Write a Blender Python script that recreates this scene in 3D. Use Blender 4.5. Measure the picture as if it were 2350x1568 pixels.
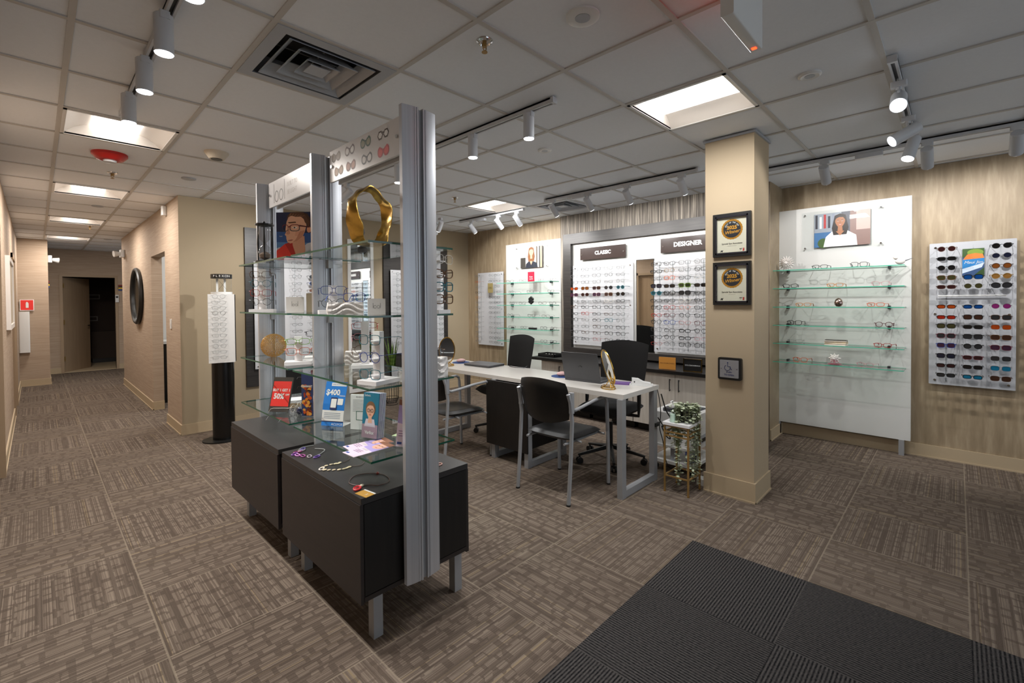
import bpy, math, random
from mathutils import Vector, Matrix
random.seed(7)
PI = math.pi
R = math.radians
sc = bpy.context.scene
COL = sc.collection
for o in list(bpy.data.objects):
    bpy.data.objects.remove(o)

# ------------------------------------------------------------------ camera, world, exposure
F_PX, CY = 1056.8, 710.0
YAW, PITCH, ROLL = R(45.96), R(-0.94), R(-0.46)
EYE = 1.47
CEIL = 2.682
cam_d = bpy.data.cameras.new('camera')
cam = bpy.data.objects.new('camera', cam_d)
COL.objects.link(cam)
sc.camera = cam
cam_d.sensor_fit = 'HORIZONTAL'
cam_d.sensor_width = 36.0
cam_d.lens = F_PX / 2350 * 36.0
cam_d.shift_y = -(784 - CY) / 2350
cam_d.clip_start = 0.05
cam_d.clip_end = 60
fw = Vector((math.sin(YAW) * math.cos(PITCH), math.cos(YAW) * math.cos(PITCH), math.sin(PITCH)))
r0 = Vector((math.cos(YAW), -math.sin(YAW), 0))
u0 = r0.cross(fw)
rr = math.cos(ROLL) * r0 + math.sin(ROLL) * u0
uu = -math.sin(ROLL) * r0 + math.cos(ROLL) * u0
m = Matrix((rr, uu, -fw)).transposed().to_4x4()
m.translation = Vector((0, 0, EYE))
cam.matrix_world = m

w = bpy.data.worlds.new('world')
sc.world = w
w.use_nodes = True
w.node_tree.nodes['Background'].inputs[0].default_value = (0.80, 0.90, 1.0, 1)
w.node_tree.nodes['Background'].inputs[1].default_value = 1.0
sc.view_settings.view_transform = 'Standard'
sc.view_settings.look = 'None'
sc.view_settings.gamma = 1
sc.view_settings.use_curve_mapping = False
sc.view_settings.exposure = 0.26
sc.cycles.transparent_max_bounces = 40


# ------------------------------------------------------------------ materials
def lin(c):
    if isinstance(c, str):
        c = c.lstrip('#')
        c = [int(c[i:i + 2], 16) / 255 for i in (0, 2, 4)]
        c = [x / 12.92 if x <= 0.04045 else ((x + 0.055) / 1.055) ** 2.4 for x in c]
    return (c[0], c[1], c[2], 1)


class N:
    """small node-tree helper"""
    def __init__(s, mat):
        s.t = mat.node_tree
        s.b = s.t.nodes['Principled BSDF']

    def new(s, typ, **kw):
        n = s.t.nodes.new(typ)
        for k, v in kw.items():
            setattr(n, k, v)
        return n

    def link(s, a, b):
        s.t.links.new(a, b)

    def val(s, sock, v):
        if isinstance(v, (int, float, tuple)):
            sock.default_value = v
        else:
            s.link(v, sock)

    def math(s, op, a, b=0.0, c=None):
        n = s.new('ShaderNodeMath', operation=op)
        s.val(n.inputs[0], a)
        s.val(n.inputs[1], b)
        if c is not None:
            s.val(n.inputs[2], c)
        return n.outputs[0]

    def mix(s, f, a, b):
        n = s.new('ShaderNodeMix', data_type='RGBA')
        s.val(n.inputs['Factor'], f)
        s.val(n.inputs[6], a)
        s.val(n.inputs[7], b)
        return n.outputs[2]

    def coord(s, kind='Object', scale=(1, 1, 1)):
        c = s.new('ShaderNodeTexCoord')
        mp = s.new('ShaderNodeMapping')
        mp.inputs['Scale'].default_value = scale
        s.link(c.outputs[kind], mp.inputs[0])
        return mp.outputs[0]

    def noise(s, vec, scale=5.0, detail=2.0, rough=0.5):
        n = s.new('ShaderNodeTexNoise')
        s.link(vec, n.inputs['Vector'])
        n.inputs['Scale'].default_value = scale
        n.inputs['Detail'].default_value = detail
        n.inputs['Roughness'].default_value = rough
        return n.outputs['Fac']

    def ramp(s, fac, stops):
        n = s.new('ShaderNodeValToRGB')
        s.link(fac, n.inputs[0])
        e = n.color_ramp.elements
        e[0].position, e[0].color = stops[0]
        e[1].position, e[1].color = stops[1]
        for p_, c_ in stops[2:]:
            k = e.new(p_)
            k.color = c_
        return n.outputs[0]

    def bump(s, h, strength=0.2, dist=0.002):
        n = s.new('ShaderNodeBump')
        n.inputs['Strength'].default_value = strength
        n.inputs['Distance'].default_value = dist
        s.link(h, n.inputs['Height'])
        s.link(n.outputs[0], s.b.inputs['Normal'])


MATS = {}


def mat(name, col='#808080', rough=0.5, metal=0.0, spec=0.5, var=0.06, scale=(20, 20, 20), emis=None, es=0.0, bump=0.0):
    """plain surface with a little procedural variation"""
    if name in MATS:
        return MATS[name]
    mt = bpy.data.materials.new(name)
    mt.use_nodes = True
    n = N(mt)
    c = lin(col)
    n.b.inputs['Roughness'].default_value = rough
    n.b.inputs['Metallic'].default_value = metal
    n.b.inputs['Specular IOR Level'].default_value = spec
    if var:
        f = n.noise(n.coord('Object', scale), 1.0, 3.0)
        a = tuple(x * (1 - var) for x in c[:3]) + (1,)
        b = tuple(min(1, x * (1 + var)) for x in c[:3]) + (1,)
        n.link(n.mix(f, a, b), n.b.inputs['Base Color'])
        if bump:
            n.bump(f, bump)
    else:
        n.b.inputs['Base Color'].default_value = c
    if emis:
        n.b.inputs['Emission Color'].default_value = lin(emis)
        n.b.inputs['Emission Strength'].default_value = es
    MATS[name] = mt
    return mt


def clear_mat(name, tint='#ffffff', refl=1.4, rough=0.02):
    """thin clear sheet: light passes, a fresnel share reflects"""
    if name in MATS:
        return MATS[name]
    mt = bpy.data.materials.new(name)
    mt.use_nodes = True
    t = mt.node_tree
    out = t.nodes['Material Output']
    t.nodes.remove(t.nodes['Principled BSDF'])
    tr = t.nodes.new('ShaderNodeBsdfTransparent')
    tr.inputs[0].default_value = lin(tint)
    gl = t.nodes.new('ShaderNodeBsdfGlossy')
    gl.inputs['Roughness'].default_value = rough
    fr = t.nodes.new('ShaderNodeFresnel')
    fr.inputs[0].default_value = refl
    ge = t.nodes.new('ShaderNodeNewGeometry')
    sb = t.nodes.new('ShaderNodeMath')
    sb.operation = 'SUBTRACT'
    sb.inputs[0].default_value = 1.0
    t.links.new(ge.outputs['Backfacing'], sb.inputs[1])
    mu = t.nodes.new('ShaderNodeMath')
    mu.operation = 'MULTIPLY'
    t.links.new(fr.outputs[0], mu.inputs[0])
    t.links.new(sb.outputs[0], mu.inputs[1])
    mx = t.nodes.new('ShaderNodeMixShader')
    t.links.new(mu.outputs[0], mx.inputs[0])
    t.links.new(tr.outputs[0], mx.inputs[1])
    t.links.new(gl.outputs[0], mx.inputs[2])
    t.links.new(mx.outputs[0], out.inputs[0])
    MATS[name] = mt
    return mt


def m_ceiling():
    mt = mat('ceiling tile', '#e6eaef', 0.95, spec=0.1, var=0.03, scale=(60, 60, 60))
    return mt


def m_carpet():
    mt = bpy.data.materials.new('patterned carpet tile')
    mt.use_nodes = True
    n = N(mt)
    co = n.new('ShaderNodeTexCoord')
    sp = n.new('ShaderNodeSeparateXYZ')
    n.link(co.outputs['Object'], sp.inputs[0])
    T = 0.6
    u = n.math('DIVIDE', n.math('ADD', sp.outputs[0], -2.76 + 30 * T), T)
    v = n.math('DIVIDE', n.math('ADD', sp.outputs[1], -1.15 + 30 * T), T)
    cu, cv = n.math('FLOOR', u), n.math('FLOOR', v)
    fu, fv = n.math('FRACT', u), n.math('FRACT', v)
    par = n.math('MODULO', n.math('ADD', cu, cv), 2.0)
    inv = n.math('SUBTRACT', 1.0, par)
    a = n.math('ADD', n.math('MULTIPLY', fu, par), n.math('MULTIPLY', fv, inv))
    b = n.math('ADD', n.math('MULTIPLY', fv, par), n.math('MULTIPLY', fu, inv))
    seed = n.math('ADD', n.math('MULTIPLY', cu, 3.17), n.math('MULTIPLY', cv, 7.31))

    def vec(x, y, z):
        k = n.new('ShaderNodeCombineXYZ')
        n.val(k.inputs[0], x)
        n.val(k.inputs[1], y)
        n.val(k.inputs[2], z)
        return k.outputs[0]

    # woven blocks
    def blocks(wa, wb, gap, sh):
        row = n.math('FLOOR', n.math('DIVIDE', b, wb))
        wn = n.new('ShaderNodeTexWhiteNoise', noise_dimensions='3D')
        n.link(vec(row, seed, sh), wn.inputs['Vector'])
        aa = n.math('ADD', n.math('DIVIDE', a, wa), n.math('MULTIPLY', wn.outputs['Value'], 5.0))
        wn2 = n.new('ShaderNodeTexWhiteNoise', noise_dimensions='3D')
        n.link(vec(row, n.math('FLOOR', aa), n.math('ADD', seed, sh)), wn2.inputs['Vector'])
        g1 = n.math('LESS_THAN', n.math('FRACT', aa), n.math('ADD', gap, n.math('MULTIPLY', wn2.outputs['Value'], 0.22)))
        g2 = n.math('LESS_THAN', n.math('FRACT', n.math('DIVIDE', b, wb)), n.math('ADD', 0.10, n.math('MULTIPLY', wn.outputs['Value'], 0.35)))
        return n.math('MAXIMUM', g1, g2), wn2.outputs['Value']
    d1, r1 = blocks(0.22, 0.118, 0.12, 1.0)
    d2, r2 = blocks(0.12, 0.075, 0.16, 9.0)
    sel = n.noise(vec(n.math('MULTIPLY', a, 5.0), n.math('MULTIPLY', b, 5.0), seed), 1.0, 1.0)
    selm = n.math('GREATER_THAN', sel, 0.52)
    dark = n.math('ADD', n.math('MULTIPLY', d1, n.math('SUBTRACT', 1.0, selm)), n.math('MULTIPLY', d2, selm))
    # tile-to-tile strength: some tiles are nearly plain stripe
    wt = n.new('ShaderNodeTexWhiteNoise', noise_dimensions='1D')
    n.link(seed, wt.inputs['W'])
    amt = n.math('ADD', 0.62, n.math('MULTIPLY', wt.outputs['Value'], 0.38))
    dark = n.math('MULTIPLY', dark, amt)
    # fine yarn lines
    wl = n.new('ShaderNodeTexWhiteNoise', noise_dimensions='2D')
    n.link(vec(n.math('FLOOR', n.math('MULTIPLY', b, 140.0)), seed, 0.0), wl.inputs['Vector'])
    brk = n.noise(vec(n.math('MULTIPLY', a, 9.0), n.math('MULTIPLY', b, 140.0), seed), 1.0, 1.0)
    line = n.math('ADD', n.math('MULTIPLY', wl.outputs['Value'], 0.75), n.math('MULTIPLY', brk, 0.45))
    yarn = n.noise(vec(n.math('MULTIPLY', a, 160.0), n.math('MULTIPLY', b, 220.0), 0.0), 1.0, 1.0)
    lc = n.ramp(line, [(0.1, lin('#51473f')), (0.98, lin('#8c7f72')), (0.5, lin('#63584e'))])
    hot = n.math('GREATER_THAN', wl.outputs['Value'], 0.972)
    lc = n.mix(n.math('MULTIPLY', hot, 0.5), lc, lin('#96825a'))
    c = n.mix(n.math('MULTIPLY', dark, 0.62), lc, lin('#342c27'))
    c = n.mix(0.35, c, n.mix(yarn, lin('#3d342e'), lin('#857568')))
    edge = n.math('LESS_THAN', n.math('MINIMUM', n.math('MINIMUM', fu, fv), n.math('MINIMUM', n.math('SUBTRACT', 1.0, fu), n.math('SUBTRACT', 1.0, fv))), 0.006)
    c = n.mix(n.math('MULTIPLY', edge, 0.35), c, lin('#a39684'))
    n.link(c, n.b.inputs['Base Color'])
    n.b.inputs['Roughness'].default_value = 0.95
    n.b.inputs['Specular IOR Level'].default_value = 0.1
    n.bump(yarn, 0.5, 0.003)
    return mt


def m_mat():
    mt = bpy.data.materials.new('charcoal entrance carpet')
    mt.use_nodes = True
    n = N(mt)
    co = n.new('ShaderNodeTexCoord')
    sp = n.new('ShaderNodeSeparateXYZ')
    n.link(co.outputs['Object'], sp.inputs[0])
    T = 0.6
    u = n.math('DIVIDE', n.math('ADD', sp.outputs[0], -2.76 + 30 * T), T)
    v = n.math('DIVIDE', n.math('ADD', sp.outputs[1], -1.15 + 31 * T), T)
    par = n.math('MODULO', n.math('ADD', n.math('FLOOR', u), n.math('FLOOR', v)), 2.0)
    inv = n.math('SUBTRACT', 1.0, par)
    b = n.math('ADD', n.math('MULTIPLY', v, par), n.math('MULTIPLY', u, inv))
    a = n.math('ADD', n.math('MULTIPLY', u, par), n.math('MULTIPLY', v, inv))
    st = n.math('SINE', n.math('MULTIPLY', b, 2 * PI * 44))
    st = n.math('ADD', n.math('MULTIPLY', st, 0.5), 0.5)
    k = n.new('ShaderNodeCombineXYZ')
    n.val(k.inputs[0], n.math('MULTIPLY', a, 45.0))
    n.val(k.inputs[1], n.math('MULTIPLY', b, 88.0))
    fl = n.noise(k.outputs[0], 1.0, 2.0)
    f = n.math('ADD', n.math('MULTIPLY', st, 0.45), n.math('MULTIPLY', fl, 0.6))
    c = n.ramp(f, [(0.25, lin('#141416')), (0.95, lin('#5a5654'))])
    n.link(c, n.b.inputs['Base Color'])
    n.b.inputs['Roughness'].default_value = 0.95
    n.b.inputs['Specular IOR Level'].default_value = 0.08
    n.bump(f, 0.6, 0.004)
    return mt


def m_streak(name, c1, c2, sc3, rough=0.7, mid=None, spec=0.3, lo=0.3, hi=0.7, metal=0.0, bmp=True):
    mt = bpy.data.materials.new(name)
    mt.use_nodes = True
    n = N(mt)
    f = n.noise(n.coord('Object', sc3), 1.0, 4.0, 0.6)
    st = [(lo, lin(c1)), (hi, lin(c2))]
    if mid:
        st.append(((lo + hi) / 2, lin(mid)))
    n.link(n.ramp(f, st), n.b.inputs['Base Color'])
    n.b.inputs['Roughness'].default_value = rough
    n.b.inputs['Specular IOR Level'].default_value = spec
    n.b.inputs['Metallic'].default_value = metal
    if bmp:
        n.bump(f, 0.15, 0.002)
    MATS[name] = mt
    return mt


M_CEIL = m_ceiling()
M_GRID = mat('ceiling grid white', '#c0bdb8', 0.6, var=0.02)
M_CARPET = m_carpet()
M_ENTRY = m_mat()
M_GRASS = m_streak('grasscloth wallpaper', '#a08b77', '#b9a692', (3, 3, 170), 0.8)
M_BEIGE = mat('beige wall paint', '#a5967d', 0.85, var=0.02, scale=(3, 3, 3))
M_COLUMN = mat('column paint', '#b5a286', 0.8, var=0.02, scale=(3, 3, 3))
M_GOLDW = m_streak('shimmering taupe wallpaper', '#8a7960', '#b3a287', (2.2, 20, 2.6), 0.5, mid='#9c8a70', spec=0.5, lo=0.25, hi=0.75)
M_STRIA = m_streak('grey striated wallpaper', '#3c3833', '#c0b6a6', (1, 85, 1.6), 0.6, mid='#6f6860', lo=0.3, hi=0.72)
M_BASE = mat('beige vinyl baseboard', '#b5a285', 0.6, var=0.02)
M_WHITE = mat('white laminate', '#d8d7d2', 0.4, var=0.03, scale=(2, 2, 30))
M_WPANEL = mat('white painted panel', '#d3d3d0', 0.35, var=0.01)
M_PALEWOOD = m_streak('pale ash laminate', '#b8b0a5', '#cbc4ba', (30, 30, 2), 0.5)
M_BLACK = m_streak('black brown woodgrain', '#100e0d', '#1a1715', (40, 40, 3), 0.45, spec=0.4)
M_CAB = m_streak('espresso cabinet', '#211c1b', '#2a2423', (3, 3, 40), 0.42, spec=0.5)
M_CABTOP = mat('espresso cabinet top', '#2d2a29', 0.40, var=0.05)
M_FRAMEDK = m_streak('dark oak frame', '#211e1d', '#36322f', (3, 60, 60), 0.42, spec=0.5)
M_ALU = m_streak('brushed aluminium', '#b9bbc0', '#c8cacf', (60, 60, 0.6), 0.36, metal=0.55, bmp=False)
M_STEEL = mat('grey painted steel', '#a0a2a5', 0.42, metal=0.35, var=0.02)
M_CHROME = mat('chrome', '#d5d5d5', 0.12, metal=1.0, var=0.0)
M_GOLD = mat('polished gold', '#d0a54e', 0.16, metal=1.0, var=0.08)
M_HAMGOLD = mat('hammered gold', '#b39047', 0.27, metal=1.0, var=0.25, scale=(45, 45, 45), bump=0.8)
M_BRASS = mat('aged brass', '#a68550', 0.4, metal=0.5, var=0.1)
M_BLKPL = mat('black plastic', '#141414', 0.4, var=0.05)
M_LEATHER = mat('black vinyl upholstery', '#151515', 0.33, var=0.1, scale=(9, 9, 9))
M_FABRIC = mat('black chair mesh fabric', '#1a1a1b', 0.85, var=0.25, scale=(300, 300, 300))
M_WPL = mat('white plastic', '#dcdcda', 0.35, var=0.01)
M_GREYPL = mat('grey fixture paint', '#a8acb2', 0.45, var=0.02)
M_LAMPW = mat('white lamp housing', '#c4c6ca', 0.45, var=0.02)
M_LED = mat('lit led face', '#ffffff', 0.5, var=0, emis='#f4f8ff', es=9.0)
M_DIFF = mat('lit troffer diffuser', '#ffffff', 0.5, var=0, emis='#fffaf4', es=3.2)
M_REFL = mat('troffer white reflector', '#efe9e2', 0.5, var=0)
M_GLASS = clear_mat('clear shelf glass', '#f7fbf9', 1.5)
M_GEDGE = mat('green glass edge', '#12523f', 0.15, var=0.3, scale=(8, 8, 8), spec=0.9)
M_GEDGE2 = mat('pale green glass edge', '#4fb79a', 0.2, var=0.15, scale=(8, 8, 8), spec=0.9)
M_ACRYL = clear_mat('clear acrylic', '#fafbfb', 1.3)
M_LENS = clear_mat('clear lens', '#f6f7f7', 1.35)
M_MIRROR = mat('mirror silver', '#e8ebea', 0.02, metal=1.0, var=0)
M_DOOR = m_streak('taupe door', '#917a61', '#9d866c', (20, 20, 1.5), 0.5)
M_TRIM = mat('taupe door frame', '#a08a70', 0.5, var=0.02)
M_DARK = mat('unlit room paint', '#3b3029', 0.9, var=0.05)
M_RED = mat('red enamel', '#b3211d', 0.35, var=0.05)
M_ARTRED = mat('print red', '#e0302a', 0.5, var=0)
M_FROST = mat('frosted white acrylic', '#cccdd0', 0.3, var=0.02)
M_GRYBD = mat('pale grey acrylic board', '#b9bbc0', 0.35, var=0.02)
PR = {}


def pr(c):
    """printed ink of one colour"""
    if c not in PR:
        PR[c] = mat('ink ' + c, c, 0.45, var=0.03, scale=(60, 60, 60))
    return PR[c]


# ------------------------------------------------------------------ mesh builder
class MB:
    def __init__(s):
        s.v, s.f, s.m, s.mats = [], [], [], []

    def mi(s, mt):
        if mt not in s.mats:
            s.mats.append(mt)
        return s.mats.index(mt)

    def add(s, vs, fs, mt=None):
        k = len(s.v)
        s.v += [tuple(x) for x in vs]
        i = s.mi(mt)
        for f in fs:
            s.f.append(tuple(k + j for j in f))
            s.m.append(i)
        return s

    def box(s, x0, y0, z0, x1, y1, z1, mt=None):
        x0, x1 = min(x0, x1), max(x0, x1)
        y0, y1 = min(y0, y1), max(y0, y1)
        z0, z1 = min(z0, z1), max(z0, z1)
        v = [(x, y, z) for z in (z0, z1) for y in (y0, y1) for x in (x0, x1)]
        return s.add(v, [(0, 2, 3, 1), (4, 5, 7, 6), (0, 1, 5, 4), (2, 6, 7, 3), (0, 4, 6, 2), (1, 3, 7, 5)], mt)

    def bbox(s, x0, y0, z0, x1, y1, z1, r=0.01, mt=None, n=3, axis='z'):
        """box with four rounded edges along axis"""
        x0, x1 = min(x0, x1), max(x0, x1)
        y0, y1 = min(y0, y1), max(y0, y1)
        z0, z1 = min(z0, z1), max(z0, z1)
        if axis == 'z':
            A, B, C = (x0, x1), (y0, y1), (z0, z1)
            mk = lambda a, b, c: (a, b, c)
        elif axis == 'y':
            A, B, C = (z0, z1), (x0, x1), (y0, y1)
            mk = lambda a, b, c: (b, c, a)
        else:
            A, B, C = (y0, y1), (z0, z1), (x0, x1)
            mk = lambda a, b, c: (c, a, b)
        pts = rrect(A[0], B[0], A[1], B[1], r, n)
        k = len(pts)
        v = [mk(a, b, C[0]) for a, b in pts] + [mk(a, b, C[1]) for a, b in pts]
        fs = [tuple(reversed(range(k))), tuple(range(k, 2 * k))] + [(i, (i + 1) % k, k + (i + 1) % k, k + i) for i in range(k)]
        return s.add(v, fs, mt)

    def prism(s, pts, a0, a1, axis='z', mt=None):
        k = len(pts)
        mk = {'z': lambda p, a: (p[0], p[1], a), 'y': lambda p, a: (p[0], a, p[1]), 'x': lambda p, a: (a, p[0], p[1])}[axis]
        v = [mk(p, a0) for p in pts] + [mk(p, a1) for p in pts]
        fs = [tuple(reversed(range(k))), tuple(range(k, 2 * k))] + [(i, (i + 1) % k, k + (i + 1) % k, k + i) for i in range(k)]
        return s.add(v, fs, mt)

    def tube(s, path, r, n=8, mt=None, closed=False, caps=True, flat=1.0):
        P = [Vector(p) for p in path]
        L = len(P)
        rad = r if isinstance(r, (list, tuple)) else [r] * L
        v, fs = [], []
        up = Vector((0, 0, 1))
        prev = None
        for i in range(L):
            if closed:
                t = P[(i + 1) % L] - P[i - 1]
            else:
                t = P[min(i + 1, L - 1)] - P[max(i - 1, 0)]
            t = t.normalized() if t.length > 1e-9 else Vector((0, 0, 1))
            if prev is None:
                h = up if abs(t.z) < 0.95 else Vector((1, 0, 0))
                a = t.cross(h).normalized()
            else:
                a = (prev - t * prev.dot(t))
                a = a.normalized() if a.length > 1e-6 else t.cross(up).normalized()
            prev = a
            b = t.cross(a)
            for j in range(n):
                q = 2 * PI * (j + 0.5) / n
                v.append(P[i] + a * math.cos(q) * rad[i] + b * math.sin(q) * rad[i] * flat)
        seg = L if closed else L - 1
        for i in range(seg):
            i2 = (i + 1) % L
            for j in range(n):
                fs.append((i * n + j, i * n + (j + 1) % n, i2 * n + (j + 1) % n, i2 * n + j))
        if caps and not closed:
            fs.append(tuple(reversed(range(n))))
            fs.append(tuple(range((L - 1) * n, L * n)))
        return s.add(v, fs, mt)

    def cyl(s, c, r, h, n=20, mt=None, axis='z', r2=None):
        x, y, z = c
        d = {'z': (0, 0, 1), 'y': (0, 1, 0), 'x': (1, 0, 0)}[axis]
        return s.tube([(x, y, z), (x + d[0] * h, y + d[1] * h, z + d[2] * h)], [r, r if r2 is None else r2], n, mt)

    def lathe(s, prof, c=(0, 0, 0), n=24, mt=None, axis='z'):
        v, fs = [], []
        for r, z in prof:
            for j in range(n):
                q = 2 * PI * j / n
                p = (r * math.cos(q), r * math.sin(q), z)
                if axis == 'y':
                    p = (p[0], p[2], p[1])
                v.append((c[0] + p[0], c[1] + p[1], c[2] + p[2]))
        for i in range(len(prof) - 1):
            for j in range(n):
                fs.append((i * n + j, i * n + (j + 1) % n, (i + 1) * n + (j + 1) % n, (i + 1) * n + j))
        if prof[0][0] > 1e-5:
            fs.append(tuple(reversed(range(n))))
        if prof[-1][0] > 1e-5:
            fs.append(tuple(range((len(prof) - 1) * n, len(prof) * n)))
        return s.add(v, fs, mt)

    def sphere(s, c, r, n=14, mt=None, sq=(1, 1, 1)):
        pr_ = [(r * math.sin(PI * i / n), -r * math.cos(PI * i / n)) for i in range(n + 1)]
        k = len(s.v)
        s.lathe(pr_, (0, 0, 0), n + 4, mt)
        for i in range(k, len(s.v)):
            x, y, z = s.v[i]
            s.v[i] = (c[0] + x * sq[0], c[1] + y * sq[1], c[2] + z * sq[2])
        return s

    def poly(s, pts, y, mt, flip=False):
        """flat print facing -y at depth y; pts = (x, z)"""
        v = [(p[0], y, p[1]) for p in pts]
        ar = sum(pts[i][0] * pts[(i + 1) % len(pts)][1] - pts[(i + 1) % len(pts)][0] * pts[i][1] for i in range(len(pts)))
        idx = list(range(len(pts)))
        if ar < 0:
            idx.reverse()
        return s.add(v, [tuple(idx)], mt)

    def text(s, body, size, x, y, z, mt, align='CENTER', sx=1.0, depth=0.0, bold=0.0, shear=0.0, rz=0.0, horiz=False):
        c = bpy.data.curves.new('t', 'FONT')
        c.body = body
        c.size = size
        c.align_x = align
        c.align_y = 'CENTER'
        c.extrude = depth
        c.offset = bold
        c.shear = shear
        c.resolution_u = 2
        o = bpy.data.objects.new('t', c)
        COL.objects.link(o)
        dg = bpy.context.evaluated_depsgraph_get()
        me = bpy.data.meshes.new_from_object(o.evaluated_get(dg))
        ca, sa = math.cos(rz), math.sin(rz)
        vs = []
        for q in me.vertices:
            X, Y_, Z_ = q.co.x * sx, q.co.y, q.co.z
            X, Y_ = X * ca - Y_ * sa, X * sa + Y_ * ca
            vs.append((x + X, y + Y_, z + Z_) if horiz else (x + X, y - Z_, z + Y_))
        s.add(vs, [tuple(p.vertices) for p in me.polygons], mt)
        bpy.data.objects.remove(o)
        bpy.data.curves.remove(c)
        bpy.data.meshes.remove(me)
        return s

    def move(s, mtx, k=0):
        for i in range(k, len(s.v)):
            s.v[i] = tuple(mtx @ Vector(s.v[i]))
        return s

    def mesh(s, name, smooth=None):
        me = bpy.data.meshes.new(name)
        me.from_pydata(s.v, [], s.f)
        for mt in s.mats:
            me.materials.append(mt)
        if s.m:
            me.polygons.foreach_set('material_index', s.m)
        if smooth is not None:
            me.polygons.foreach_set('use_smooth', [True] * len(me.polygons))
            me.set_sharp_from_angle(angle=R(smooth))
        me.update()
        return me


def rrect(x0, y0, x1, y1, r, n=3):
    pts = []
    for cx, cy, a0 in ((x1 - r, y0 + r, -90), (x1 - r, y1 - r, 0), (x0 + r, y1 - r, 90), (x0 + r, y0 + r, 180)):
        for i in range(n + 1):
            a = R(a0 + 90 * i / n)
            pts.append((cx + r * math.cos(a), cy + r * math.sin(a)))
    return pts


def ell(cx, cz, rx, rz, n=24, a0=0.0, a1=360.0, rot=0.0):
    out = []
    full = abs(a1 - a0) >= 360
    k = n if full else n + 1
    for i in range(k):
        a = R(a0 + (a1 - a0) * i / n)
        x, z = rx * math.cos(a), rz * math.sin(a)
        out.append((cx + x * math.cos(rot) - z * math.sin(rot), cz + x * math.sin(rot) + z * math.cos(rot)))
    return out


def link(name, data, parent=None, loc=(0, 0, 0), rz=0.0):
    o = bpy.data.objects.new(name, data)
    COL.objects.link(o)
    o.location = loc
    o.rotation_euler = (0, 0, rz)
    if parent:
        o.parent = parent
    return o


def tag(o, label, cat, group=None, kind=None):
    o['label'] = label
    if cat:
        o['category'] = cat
    if group:
        o['group'] = group
    if kind:
        o['kind'] = kind
    return o


def T(name, label, cat, loc=(0, 0, 0), rz=0.0, group=None):
    return tag(link(name, None, None, loc, rz), label, cat, group)


def P(name, mb, parent, label=None, smooth=35, loc=(0, 0, 0), rz=0.0):
    o = link(name, mb.mesh(name, smooth), parent, loc, rz)
    if label:
        o['label'] = label
    return o


def S(name, mb, label, cat, loc=(0, 0, 0), rz=0.0, group=None, smooth=35):
    return tag(link(name, mb.mesh(name, smooth), None, loc, rz), label, cat, group)


def struct(name, mb, label=None, smooth=None):
    o = link(name, mb.mesh(name, smooth))
    o['kind'] = 'structure'
    if label:
        o['label'] = label
    return o


def kids(o):
    return [c for c in bpy.data.objects if c.parent == o]


def dup(root, loc, rz, label, group=None, children=None):
    r = root.copy()
    COL.objects.link(r)
    r.location = loc
    r.rotation_euler = (0, 0, rz)
    r['label'] = label
    if group:
        r['group'] = group
    for ch in (children if children is not None else kids(root)):
        c = ch.copy()
        COL.objects.link(c)
        c.parent = r
        for g in kids(ch):
            d = g.copy()
            COL.objects.link(d)
            d.parent = c
    return r


XW = R(-90)      # rotation of things whose face looks towards -X
YW = 0.0         # rotation of things whose face looks towards -Y

# ------------------------------------------------------------------ setting
GX, GY, GT = 0.126, 2.104, 0.6096      # ceiling grid origin and pitch
FIX = {(3, 0), (7, 0), (11, 0), (15, 0), (-2, 4), (3, 6)}
VENT = {(0, 1), (2, 7)}

mb = MB()
mb.add([(-3, -4, 0), (7, -4, 0), (7, 16.5, 0), (-3, 16.5, 0)], [(0, 1, 2, 3)], M_CARPET)
struct('floor', mb, 'brown patterned carpet tile floor')
mb = MB()
mb.box(-0.2, -2.45, 0.0, 2.76, 1.15, 0.006, M_ENTRY)
S('entrance_mat', mb, 'charcoal ribbed carpet mat set into the floor near the entrance', 'mat', smooth=None)
bpy.data.objects['entrance_mat'].location = (0, 0, 0)

mb = MB()
for i in range(-10, 24):
    for j in range(-2, 10):
        if (i, j) in FIX or (i, j) in VENT:
            continue
        x0, y0 = GX + j * GT, GY + i * GT
        mb.add([(x0, y0, CEIL + 0.007), (x0, y0 + GT, CEIL + 0.007), (x0 + GT, y0 + GT, CEIL + 0.007), (x0 + GT, y0, CEIL + 0.007)], [(0, 1, 2, 3)], M_CEIL)
mb.box(-1.1, -4, CEIL + 0.25, 6.3, 16.5, CEIL + 0.3, M_CEIL)
struct('ceiling', mb, 'grey suspended ceiling of square tiles')
mb = MB()
for j in range(-2, 11):
    x = GX + j * GT
    mb.box(x - 0.012, GY - 10 * GT, CEIL, x + 0.012, GY + 24 * GT, CEIL + 0.010, M_GRID)
for i in range(-10, 25):
    y = GY + i * GT
    mb.box(GX - 2 * GT, y - 0.012, CEIL + 0.0005, GX + 10 * GT, y + 0.012, CEIL + 0.0105, M_GRID)
struct('trim_1', mb, 'metal ceiling grid')

XL, XC, YB, XB, XR = -0.22, 1.12, 6.25, 5.33, 5.72     # left corridor wall, corridor right wall, rear room wall, right walls
H = CEIL + 0.005


def wall(name, boxes, m_, label):
    mb = MB()
    for b in boxes:
        mb.box(*b, m_)
    struct(name, mb, label)


# left corridor wall with two door openings
wall('wall_left', [(XL - .12, -4, 0, XL, 4.9, H), (XL - .12, 4.9, 2.12, XL, 5.85, H), (XL - .12, 5.85, 0, XL, 9.0, H), (XL - .12, 9.0, 2.12, XL, 9.95, H), (XL - .12, 9.95, 0, XL, 12.2, H), (XL - .12, 12.15, 0, 0.17, 13.95, H)], M_GRASS, 'grasscloth wall on the left of the corridor')
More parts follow.
